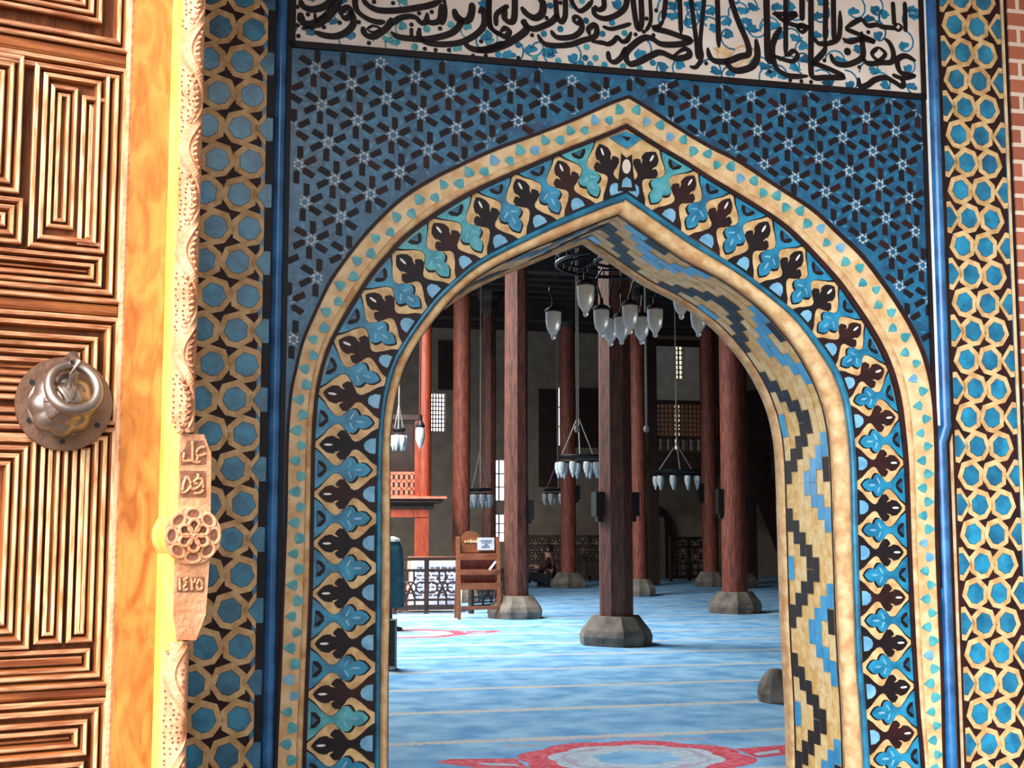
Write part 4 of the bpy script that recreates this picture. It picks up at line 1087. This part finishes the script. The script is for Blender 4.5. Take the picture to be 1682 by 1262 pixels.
def ring_chandelier(label, px, py, D, Rpx, n, group='ring chandeliers deeper in the hall', ztop=None, lsc=1.0):
    c = at(px, py, D); Rr = Rpx * D / F
    root = thing('ring_chandelier', label, 'chandelier', c, 0, group)
    f = MB(); f.use('iron')
    rp = [(Rr * math.cos(k * PI / 16), Rr * math.sin(k * PI / 16), .02) for k in range(32)]
    f.tube(rp, .022, 6, closed=True); f.tube([(x * .96, y * .96, -.06) for x, y, z in rp], .014, 6, closed=True)
    f.bar((-Rr, 0, 0), (Rr, 0, 0), .03); f.bar((0, -Rr, 0), (0, Rr, 0), .03); f.build('ring_frame', root)
    f = MB(); f.use('wire'); hz = ztop or .9
    for k in range(3): a = k * 2 * PI / 3 + .55; f.tube([(Rr * .95 * math.cos(a), Rr * .95 * math.sin(a), .02), (0, 0, hz)], .011, 5)
    f.tube([(0, 0, hz), (0, 0, CEIL - c.z - .002)], .013, 5); f.build('hanging_cable', root)
    for k in range(n):
        a = k * 2 * PI / n + .2; g, t, cp = lamp_unit()
        b = (Rr * math.cos(a), Rr * math.sin(a), -.27)
        m = MB(); m.use('ringglass'); m.lathe([(.048, .20), (.055, .17), (.052, .10), (.038, .04), (.022, .01), (.014, -.03), (.003, -.04)], 10)
        m.build('glass_bell', root, b, smooth=True)
    return root
ring_chandelier('iron ring lamp with bright glasses, hanging in front of the slim red column', 950, 752, 19.5, 33, 9, ztop=.62)
ring_chandelier('dark ring lamp hanging below the lattice gallery', 1112, 776, 23, 35, 9, ztop=.5)
ring_chandelier('small dim ring lamp partly hidden to the left of the slim red column', 916, 806, 27, 22, 8, ztop=.6)
ring_chandelier('ring lamp with bright glasses between the bright red and dark columns', 789, 806, 23, 17, 8, ztop=.7)
ring_chandelier('sparkling cluster lamp hung over the lattice railing of the red platform', 655, 708, 20, 9, 6, ztop=.4)
def pendant(label, px, py, D):
    c = at(px, py, D); r = thing('pendant_lamp', label, 'lamp', c); m = MB(); m.use('ringglass'); m.lathe([(.06, .3), (.07, .25), (.068, .12), (.04, .03), (.02, 0), (.003, -.03)], 12); m.build('glass_bell', r, smooth=True)
    m = MB(); m.use('iron'); m.lathe([(.07, .30), (.07, .33), (.03, .40), (.03, .48), (.004, .5)], 10); m.tube([(0, 0, .5), (0, 0, CEIL - c.z - .002)], .01, 5); m.build('lamp_cap', r)
pendant('single glass pendant lamp hanging in front of the red platform post', 690, 735, 19.5)
def cable(label, px, y0, D, t0=0):
    z0 = zat(y0, D); p = at(px, y0, D); m = MB(); m.use('wire'); m.tube([(0, 0, 0), (0, 0, CEIL - .002 - p.z)], .012, 6); m.lathe([(.02, -.06), (.03, -.03), (.02, 0)], 8)
    tag(m.build('hanging_cable', None, p), label, 'cable')
cable('thin grey cable hanging behind the left side of the iron chandelier', 948, 700, 12.5)
cable('thin grey cable hanging behind the right side of the iron chandelier', 1062, 700, 13)

# ------------------------------------------------------------------ snow pit railing, board, rack
def railing(label, pA, pB, h, name='lattice_railing', n=3, z0=.017, circ=True, m='darkwood'):
    a = Vector(pA); b = Vector(pB); a.z = b.z = z0; L = (b - a).length; yaw = math.atan2((b - a).y, (b - a).x)
    root = thing(name, label, 'railing', a, yaw)
    f = MB(); f.use(m); f.box(0, L, -.03, .03, .05, .12); f.build('bottom_rail', root); f = MB(); f.use(m); f.box(0, L, -.035, .035, h - .05, h); f.build('top_rail', root)
    f = MB(); f.use(m); f.box(0, L, -.015, .015, h * .74, h * .79); f.box(0, L, -.015, .015, h * .22, h * .26)
    bw = L / n
    for k in range(n):
        cx = bw * (k + .5); cz = h * .46
        if circ:
            rx, rz = bw * .17, h * .10
            for q in (-1, 0, 1): f.tube([(cx + q * bw * .33 + rx * math.cos(i * PI / 8), 0, cz + rz * math.sin(i * PI / 8)) for i in range(16)], .014, 5, closed=True, ref=(0, 1, 0))
            for q in (-1, 1):
                f.bar((cx, 0, cz), (cx + q * bw * .14, 0, h * .26), .024); f.bar((cx + q * bw * .1, 0, cz + rz * 1.3), (cx + q * bw * .1, 0, h * .76), .024); f.bar((cx - q * bw * .17, 0, h * .30), (cx + q * bw * .17, 0, cz + rz * 1.9), .02)
                f.bar((cx + q * bw * .13, 0, .1), (cx + q * bw * .13, 0, h * .24), .024)
        else:
            # interlaced star lattice
            nx = 3; cw = bw / nx; rows = 4; ch = (h * .96 - h * .40) / rows
            for i in range(nx):
                for j in range(rows):
                    x, z = bw * k + cw * (i + .5), h * .40 + ch * (j + .5)
                    f.tube([(x + cw * .30 * math.cos(q * PI / 3), 0, z + ch * .34 * math.sin(q * PI / 3)) for q in range(6)], .016, 4, closed=True, ref=(0, 1, 0))
                    f.bar((x + cw * .3, 0, z), (x + cw * .5, 0, z + ch * .5 * (1 if (i + j) % 2 else -1)), .026); f.bar((x - cw * .3, 0, z), (x - cw * .5, 0, z - ch * .5 * (1 if (i + j) % 2 else -1)), .026)
            f.box(bw * k, bw * (k + 1), -.015, .015, h * .37, h * .41)
            for i in range(nx): f.lathe([(.02, .1), (.035, h * .2), (.02, h * .37)], 6, (bw * k + cw * (i + .5), 0, 0))
    f.build('lattice', root)
    for k in range(n + 1):
        f = MB(); f.use(m); f.box(bw * k - .03, bw * k + .03, -.03, .03, 0, h + (.02 if k in (0, n) else -.02)); f.build('post', root)
    return root
pa, pb = ground(648, 1011), ground(752, 1009)
railing('dark wooden lattice railing in front of the printed board at left', pa, pb, .80, n=2)
railing('dark lattice railing along the back wall between the left columns', ground(868, 956), ground(1003, 956), 1.02, n=4, circ=False)
railing('dark lattice railing beside the arched doorway at the back right', ground(1102, 956), ground(1162, 954), .98, n=2, circ=False)
railing('short lattice railing on the right of the rack', ground(774, 1010), ground(826, 1006), .62, n=1)
def board():
    a, b = at(668, 985, 19.4), at(758, 985, 19.4); L = (b - a).length; yaw = math.atan2((b - a).y, (b - a).x); a.z = 0
    root = thing('information_board', 'sloping printed board in a pale frame behind the left lattice railing', 'sign', a, yaw)
    zt = zat(917, 19.7); up = (0, .42, zt - .03)
    def q(mb, x0, x1, f0, f1, d): 
        n = Vector((0, -up[2], up[1])).normalized() * d; P = lambda x, f_: Vector((x, up[1] * f_, .03 + up[2] * f_)) + n
        mb.prism([P(x0, f0), P(x1, f0), P(x1, f1), P(x0, f1)], -Vector((0, -up[2], up[1])).normalized() * .02)
    m = MB(); m.use('orange'); m.use('whitecloth'); q(m, 0, L, 0, 1, 0); m.build('board', root)
    m = MB(); m.use('posterblue'); q(m, .06, L - .05, .10, .93, .02)
    m.build('printed_sheet', root)
    m = MB(); m.use('pinkwood'); q(m, -.02, L, .97, 1.02, .02); q(m, -.02, .015, 0, 1, .02); m.build('frame', root)
    m = MB(); m.use('ink')
    rr = random.Random(5)
    for i in range(9):
        f0 = .2 + .075 * i
        x = .12
        while x < L - .14: w = rr.uniform(.03, .1); q(m, x, x + w, f0, f0 + .028, .0415); x += w + .025
    m.build('print_line', root)
board()
def rack():
    p0, p1 = ground(752, 1020), ground(823, 1019); D = p0.y; L = (p1 - p0).length; yaw = math.atan2((p1 - p0).y, (p1 - p0).x); k = D / F
    root = thing('wooden_rack', 'brown wooden slatted rack with sloping shelves and a printed notice', 'rack', p0 + Vector((0, 0, .017)), yaw)
    Z = lambda py: (1019 - py) * k
    dep = .3; back = lambda z: dep * z / Z(878)
    for x in (0, L - .04):
        f = MB(); f.use('brownwood'); f.bar((x + .02, .02, 0), (x + .02, .16, Z(886)), .045, .05, up=(1, 0, 0)); f.build('upright', root)
        f = MB(); f.use('brownwood'); f.bar((x + .02, .34, 0), (x + .02, .18, Z(930)), .04, .04, up=(1, 0, 0)); f.build('leg', root)
    for y0, y1 in ((924, 913), (948, 939), (972, 961)):
        f = MB(); f.use('brownwood'); z0, z1 = Z(y0), Z(y1); f.box(.04, L - .04, .02 + .14 * z0 / Z(886) - .02, .02 + .14 * z0 / Z(886) + .0, z0, z1)
        f.box(.04, L - .04, .02 + .14 * z0 / Z(886), .22, z0, z0 + .02); f.build('shelf', root)
    f = MB(); f.use('redwood'); f.prism([(.05, .17, Z(965)), (L - .05, .17, Z(965)), (L - .05, .20, Z(900)), (.05, .20, Z(900))], (0, .015, 0)); f.build('back_panel', root)
    f = MB(); f.use('brownwood'); cx = .20; rz = Z(878) - Z(900)
    f.prism([(.05, .17, Z(912)), (L - .05, .17, Z(912)), (L - .05, .17, Z(898))] + [(cx + .15 * math.cos(i * PI / 10), .17, Z(898) + rz * math.sin(i * PI / 10)) for i in range(11)], (0, .02, 0)); hb = f.build('headboard', root)
    f = MB(); f.use('beige'); 
    for i in range(5): f.box(cx - .09 + i * .038, cx - .06 + i * .038, .160, .168, Z(896) + .004 * (i % 2), Z(892) + .006 * (i % 3))
    f.build('carved_lettering', hb)
    f = MB(); f.use('brownwood'); f.box(.03, L - .03, .0, .03, Z(1004), Z(998)); f.build('stretcher', root)
    f = MB(); f.use('brownwood'); f.bar((L - .18, .03, Z(944)), (L - .06, .0, Z(924)), .02); f.use('whitecloth'); f.bar((L - .16, .02, Z(940)), (L - .075, .0, Z(926)), .022, .03); f.build('peg', root)
    n = MB(); n.use('paper'); n.box(0, .235, 0, .008, 0, .17)
    o = thing('printed_notice', 'small white printed notice clipped to the top of the wooden rack', 'notice', root.location + Vector((math.cos(yaw), math.sin(yaw), 0)) * (L * .44) + Vector((.04 * 0, .13, Z(908))), yaw)
    n.build('sheet', o); n = MB(); n.use('ink'); n.box(.04, .2, -.003, 0, .12, .135); n.box(.05, .19, -.003, 0, .095, .107); n.box(.06, .17, -.003, 0, .03, .06); n.box(.1, .15, -.003, 0, .06, .085); n.build('print', o)
rack()
# orange box, teal draped stand, black box
p = ground(646, 1009); p.z = .017
m = MB(); m.use('orange'); m.box(0, .2, 0, .3, 0, .18); m.use('paper'); m.box(-.01, .21, -.01, .31, .18, .2); tag(m.build('low_box', None, p + Vector((-.14, .12, 0)), YAW), 'low orange wooden box on the floor behind the left railing', 'box')
def teal():
    c = at(640, 985, 16.0); c.z = .017; top = zat(886, 16) - .012
    r = thing('draped_stand', 'dark teal cloth draped over a stand beside the left door jamb', 'stand', c, YAW)
    m = MB(); m.use('tealcloth'); pr = []
    for i in range(9):
        t = i / 8; z = .28 + (top - .28) * t; pr.append((.145 + .03 * (1 - t) - .05 * max(0, t - .85) / .15, z))
    m.lathe(pr + [(.02, top + .01)], 28, wob=lambda u_, z: 1 + .07 * math.sin(u_ * 2 * PI * 7 + z * 2)); m.build('cloth', r, smooth=True)
    m = MB(); m.use('whitecloth'); m.lathe([(.125, top - .03), (.115, top - .0), (.05, top + .03), (.01, top + .03)], 20, wob=lambda u_, z: 1 + .05 * math.sin(u_ * 80)); m.build('white_top_edge', r)
    m = MB(); m.use('darkwood'); m.lathe([(.16, 0), (.16, .03), (.04, .06), (.03, .3)], 14); m.build('foot', r)
teal()
p = ground(632, 1104); m = MB(); m.use('black'); m.box(0, .087, 0, .2, .03, .43); k = m.build('case', None); r = thing('black_box', 'narrow black box standing on the carpet against the left jamb', 'box', Vector((p.x, p.y, .017)), 0); k.parent = r
m = MB(); m.use('whitecloth'); m.box(-.004, .09, -.004, .2, 0, .03); m.build('pale_foot', r)

# ------------------------------------------------------------------ raised red platform at left
def platform():
    D = 21.0; k = D / F; c = at(650, 860, D); c.z = .017
    root = thing('raised_platform', 'red wooden raised platform with a pierced railing, behind the left jamb', 'platform', c, YAW * .4)
    X = lambda px: (px - 650) * k
    Z = lambda py: zat(py, D) - .017
    m = MB(); m.use('darkwood'); m.box(X(560), X(712), 0, 1.6, Z(836), Z(822)); m.use('pinkwood'); m.box(X(560), X(733), -.12, 1.7, Z(820), Z(816)); m.use('darkwood'); m.box(X(560), X(726), -.08, 1.6, Z(826), Z(820)); m.build('deck', root)
    m = MB(); m.use('redwood'); m.box(X(560), X(704), .02, .16, Z(850), Z(836)); m.build('beam', root)
    for x0, x1 in ((681, 704), (600, 618)):
        m = MB(); m.use('redwood'); m.box(X(x0), X(x1), .03, .23, 0, Z(848)); m.build('leg', root)
    m = MB(); m.use('redwood'); m.lathe([(.105, Z(816)), (.10, Z(560)), (.10, CEIL - .30)], 12, (X(697), .1, 0)); m.build('post', root, smooth=True)
    m = MB(); m.use('redwood'); m.box(X(680), X(692), .02, .12, Z(816), Z(686)); m.build('post', root)
    m = MB(); m.use('darkwood'); m.box(X(560), X(690), .0, .14, Z(690), Z(682)); m.build('beam', root)
    m = MB(); m.use('darkwood'); m.box(X(560), X(680), 1.5, 1.56, Z(816), Z(686)); m.build('back_panel', root)
    f = MB(); f.use('pinkwood'); x0, x1, z0, z1 = X(600), X(684), Z(816), Z(778); nx, nz = 10, 3
    for i in range(nx + 1): x = x0 + (x1 - x0) * i / nx; f.box(x - .022, x + .022, .03, .07, z0, z1)
    for j in range(nz + 1): z = z0 + (z1 - z0) * j / nz; f.box(x0, x1, .03, .07, z - .022, z + .022)
    for i in range(nx):
        for j in range(nz):
            x, z = x0 + (x1 - x0) * (i + .5) / nx, z0 + (z1 - z0) * (j + .5) / nz
            if (i + j) % 2: 
                for a in (-1, 1):
                    for b in (-1, 1): f.box(x + a * .032 - .014, x + a * .032 + .014, .03, .07, z + b * .045 - .018, z + b * .045 + .018)
    f.build('pierced_railing', root)
platform()
# ------------------------------------------------------------------ gallery and stair at the back right
def gallery():
    T = 20.5
    G = lambda px, py, t=T: wall(px, py, t)
    o = P0 + V * T
    root = thing('lattice_gallery', 'dark wooden gallery with a pierced lattice screen below the niche window', 'gallery', o, YAW)
    x0, zf = G(1062, 742); x1 = G(1275, 742)[0]; zt = G(1100, 664)[1]
    m = MB(); m.use('darkwood'); m.box(x0, x1, 0, HALL_T - T - .01, zf - .35, zf); m.build('floor_beam', root)
    xs0, xs1 = G(1078, 700)[0], G(1190, 700)[0]; zl = G(1100, 717)[1]
    f = MB(); f.use('brownwood'); w = .035; nx = 17; nz = 7
    for i in range(nx + 1): x = xs0 + (xs1 - xs0) * i / nx; f.box(x - w / 2, x + w / 2, -.03, .03, zl, zt)
    for j in range(nz + 1): z = zl + (zt - zl) * j / nz; f.box(xs0, xs1, -.03, .03, z - w / 2, z + w / 2)
    f.build('lattice_screen', root)
    f = MB(); f.use('darkwood'); n = 9
    for i in range(n + 1): x = xs0 + (xs1 - xs0) * i / n; f.lathe([(.035, zf), (.06, (zf + zl) / 2), (.035, zl)], 8, (x, 0, 0))
    f.box(xs0, xs1, -.05, .05, zl - .06, zl); f.box(xs0, xs1, -.05, .05, zt, zt + .08); f.build('balustrade', root)
    for px in (1070, 1187):
        f = MB(); f.use('darkwood'); x = G(px, 700)[0]; f.box(x - .1, x + .1, -.08, .12, zf, CEIL - .3); f.build('post', root)
    for px in (1075, 1235):
        f = MB(); f.use('darkwood'); x = G(px, 800)[0]; f.box(x - .1, x + .1, .0, .2, .018, zf - .35); f.build('post', root)
    # closed cupboard part at the right
    f = MB(); f.use('darkwood'); f.box(G(1220, 700)[0], G(1300, 700)[0], .02, 1.6, zf, G(1240, 641)[1]); f.build('closed_cabin', root)
    # stair
    r2 = thing('wooden_stair', 'steep dark wooden stair running down from the gallery toward the right jamb', 'stairs', o - V * .2, YAW)
    a = G(1219, 742); b = G(1318, 1000)
    st = MB(); st.use('darkwood'); P_ = [(a[0], a[1]), (a[0] + .6, a[1]), (b[0] + .6, .018), (b[0] - .35, .018), (a[0], a[1] - .55)]
    sl = (a[1]) / (b[0] - a[0])
    for y0 in (-1.3, -.02): st.prism([(x, y0, z) for x, z in P_], (0, .06, 0))
    st.build('stringer', r2)
    st = MB(); st.use('darkwood'); n = 13
    for i in range(n): t = (i + .5) / n; x = a[0] + .35 + (b[0] - a[0]) * t; z = a[1] * (1 - t) ; st.box(x - .16, x + .16, -1.26, -.02, z, z + .04)
    st.build('tread', r2)
    st = MB(); st.use('darkwood'); st.bar((a[0], -1.28, a[1] + .85), (b[0] + .3, -1.28, .85), .06); 
    for i in range(7): t = i / 6; st.bar((a[0] + (b[0] + .3 - a[0]) * t, -1.28, a[1] * (1 - t) + .02), (a[0] + (b[0] + .3 - a[0]) * t, -1.28, a[1] * (1 - t) + .85), .04)
    st.build('handrail', r2)
gallery()
# arched wooden doorway and back wall trims
def arched_door():
    T = HALL_T - .32; G = lambda px, py: wall(px, py, T)
    root = thing('door_2', 'dark pointed wooden doorway frame against the back wall', 'door', P0 + V * T, YAW); root['kind'] = 'structure'
    x0, x1 = G(1064, 900)[0], G(1106, 900)[0]; zt = G(1085, 832)[1]; zs = G(1085, 862)[1]; xm = (x0 + x1) / 2; w = .13
    pts = lambda i: [Vector((x0 + i, .012)), Vector((x0 + i, zs - i)), Vector((xm - .16, (zs + zt) / 2 + .12 - i)), Vector((xm, zt - i * 1.2)), Vector((xm + .16, (zs + zt) / 2 + .12 - i)), Vector((x1 - i, zs - i)), Vector((x1 - i, .012))]
    A, B = pts(0), pts(w); m = MB(); m.use('black')
    for i in range(6): m.prism([(A[i].x, 0, A[i].y), (A[i + 1].x, 0, A[i + 1].y), (B[i + 1].x, 0, B[i + 1].y), (B[i].x, 0, B[i].y)], (0, .3, 0))
    m.build('door_frame', root)
    m = MB(); m.use('hallwall'); m.prism([(p.x, .2, p.y) for p in B], (0, .05, 0)); m.build('door_panel', root)
arched_door()
# dark flat panels low and high on the back wall
zlo = wall(900, 745, HALL_T)[1]
def trims():
    for n_, (xa, ya, xb, yb), m_ in ((1, (1062, 500, 1072, 745), 'darkwood'), (2, (1152, 500, 1178, 745), 'darkwood'), (3, (886, 640, 915, 800), 'darkwood'), (4, (720, 560, 745, 640), 'darkwood'), (5, (936, 640, 1062, 735), 'darkwood'), (6, (1072, 480, 1152, 568), 'darkwood')):
        a = wall(xa, yb, HALL_T - .06); b = wall(xb, ya, HALL_T - .06); m = MB(); m.use(m_); m.box(a[0], b[0], HALL_T - .06, HALL_T - .005, a[1], min(b[1], CEIL - .3)); tag(m.build('trim_%d' % n_, None, P0, YAW), kind='structure')
trims()
def niche():
    T = HALL_T - .02; q = [wall(*p, T) for p in ((1073, 668), (1153, 668), (1153, 572), (1140, 568), (1112, 562), (1088, 572), (1077, 590), (1073, 620))]
    w = far_rect(*win_px[2]); w2 = far_rect(*win_px[6]); m = MB(); m.use('niche')
    cut = lambda x0, x1: None
    zlow = wall(1100, 738, T)[1]; xs = [q[0][0], w[0], w[1], q[1][0]]; top = lambda x: q[4][1] - .9 * max(0, abs(x - (xs[0] + xs[3]) / 2) - .35) ** 1.5
    for x0, x1 in ((xs[0], w[0]), (w[1], xs[3])):
        n = 6
        for i in range(n):
            a, b = x0 + (x1 - x0) * i / n, x0 + (x1 - x0) * (i + 1) / n
            m.prism([(a, HALL_T - .02, zlow), (b, HALL_T - .02, zlow), (b, HALL_T - .02, top(b)), (a, HALL_T - .02, top(a))], (0, .018, 0))
    m.box(w[0], w[1], HALL_T - .02, HALL_T - .002, w2[3], w[2])
    tag(m.build('wall_niche', None, P0, YAW), kind='structure')
niche()
# ------------------------------------------------------------------ stone by the right jamb
def jamb_stone():
    p = ground(1276, 1156); p.z = .017; m = MB(); m.use('basestone'); r = .115
    m.lathe([(.125, 0), (.13, .06), (.115, .12), (.085, .18), (.05, .225), (.01, .235)], 12, wob=lambda u_, z: 1 + .1 * math.sin(u_ * 19) + .06 * math.sin(u_ * 31 + z * 9))
    tag(m.build('rough_stone', None, p), 'rough grey stone on the carpet against the right jamb', 'stone')
jamb_stone()
# ------------------------------------------------------------------ seated person
def person():
    base = ground(893, 966); base.z = .045
    root = thing('person', 'person in dark clothes sitting on the carpet against the slim red column', 'person', base, 0)
    def skin_obj(name, verts, edges, radii, mt, rootv=0, sub=1):
        me = bpy.data.meshes.new(name); me.from_pydata(verts, edges, []); me.materials.append(M[mt])
        b = bmesh.new(); b.from_mesh(me); ly = b.verts.layers.skin.verify()
        for v, r in zip(b.verts, radii): v[ly].radius = (r, r); v[ly].use_root = v.index == rootv
        b.to_mesh(me); b.free()
        o = bpy.data.objects.new(name, me); C.objects.link(o); o.parent = root
        s = o.modifiers.new('skin', 'SKIN'); s.use_smooth_shade = True
        q = o.modifiers.new('sub', 'SUBSURF'); q.levels = q.render_levels = sub
        return o
    # faces left (-x), back leaning towards the column at right; knees drawn forward
    V_ = [(.10, 0, .13), (.13, 0, .34), (.13, 0, .52), (.11, 0, .62), (.08, 0, .70), (.05, 0, .76),
          (.12, -.17, .53), (.0, -.24, .36), (-.12, -.14, .37), (-.19, -.10, .40),
          (.12, .17, .53), (.0, .24, .36), (-.12, .14, .37), (-.19, .10, .40),
          (.02, -.11, .13), (-.32, -.15, .20), (-.30, .05, .08), (-.42, .09, .06),
          (.02, .11, .13), (-.30, .15, .20), (-.34, -.06, .08), (-.45, -.10, .06)]
    E_ = [(0, 1), (1, 2), (2, 3), (3, 4), (4, 5), (2, 6), (6, 7), (7, 8), (8, 9), (2, 10), (10, 11), (11, 12), (12, 13), (0, 14), (14, 15), (15, 16), (16, 17), (0, 18), (18, 19), (19, 20), (20, 21)]
    R_ = [.15, .145, .14, .06, .10, .085, .062, .048, .036, .03, .062, .048, .036, .03, .10, .075, .055, .04, .10, .075, .055, .04]
    body = skin_obj('body', V_, E_, R_, 'skin')
    # clothing over the body
    top = skin_obj('sweater', [(.10, 0, .14), (.13, 0, .34), (.13, 0, .53), (.12, -.17, .53), (.0, -.24, .36), (-.10, -.15, .37), (.12, .17, .53), (.0, .24, .36), (-.10, .15, .37)],
             [(0, 1), (1, 2), (2, 3), (3, 4), (4, 5), (2, 6), (6, 7), (7, 8)], [.165, .16, .153, .072, .058, .045, .072, .058, .045], 'cloth_maroon')
    tr = skin_obj('trousers', [(.10, 0, .14), (.02, -.11, .14), (-.32, -.15, .20), (-.30, .04, .09), (-.40, .08, .07), (.02, .11, .14), (-.30, .15, .20), (-.34, -.05, .09), (-.43, -.09, .07)], [(0, 1), (1, 2), (2, 3), (3, 4), (0, 5), (5, 6), (6, 7), (7, 8)], [.165, .115, .088, .066, .05, .115, .088, .066, .05], 'cloth_black')
    m = MB(); m.use('hair'); prev = []
    m.lathe([(.098, -.06), (.108, .0), (.10, .05), (.07, .09), (.02, .108)], 16, (.092, 0, .735)); m.build('hair', root, smooth=True)
    # fingers: short chains curled on the knee
    for sy in (-1, 1):
        vs, es, rs = [(-.19, sy * .10, .40), (-.225, sy * .095, .405)], [(0, 1)], [.03, .03]
        for k in range(5):
            yy = sy * (.07 + .016 * k); i = len(vs); L_ = (.05, .062, .066, .06, .045)[k]
            vs += [(-.245, yy, .405), (-.245 - L_ * .6, yy, .40), (-.245 - L_ * .85, yy, .38)]; es += [(1, i), (i, i + 1), (i + 1, i + 2)]; rs += [.010, .009, .008]
        skin_obj('hand', vs, es, rs, 'skin')
    # face: nose, eyes, mouth, ears on the head's front (-x)
    m = MB(); m.use('skin'); m.lathe([(.018, 0), (.012, .03), (.003, .04)], 8, (-.03, 0, .705)); m.lathe([(.02, 0), (.024, .02), (.012, .045)], 8, (.085, -.1, .70)); m.lathe([(.02, 0), (.024, .02), (.012, .045)], 8, (.085, .1, .70)); m.build('nose_and_ears', root, smooth=True)
    m = MB(); m.use('hair')
    for sy in (-1, 1): m.lathe([(.012, 0), (.014, .008), (.003, .014)], 8, (-.022, sy * .035, .735))
    m.box(-.032, -.02, -.028, .028, .668, .676); m.build('eyes_and_mouth', root)
person()
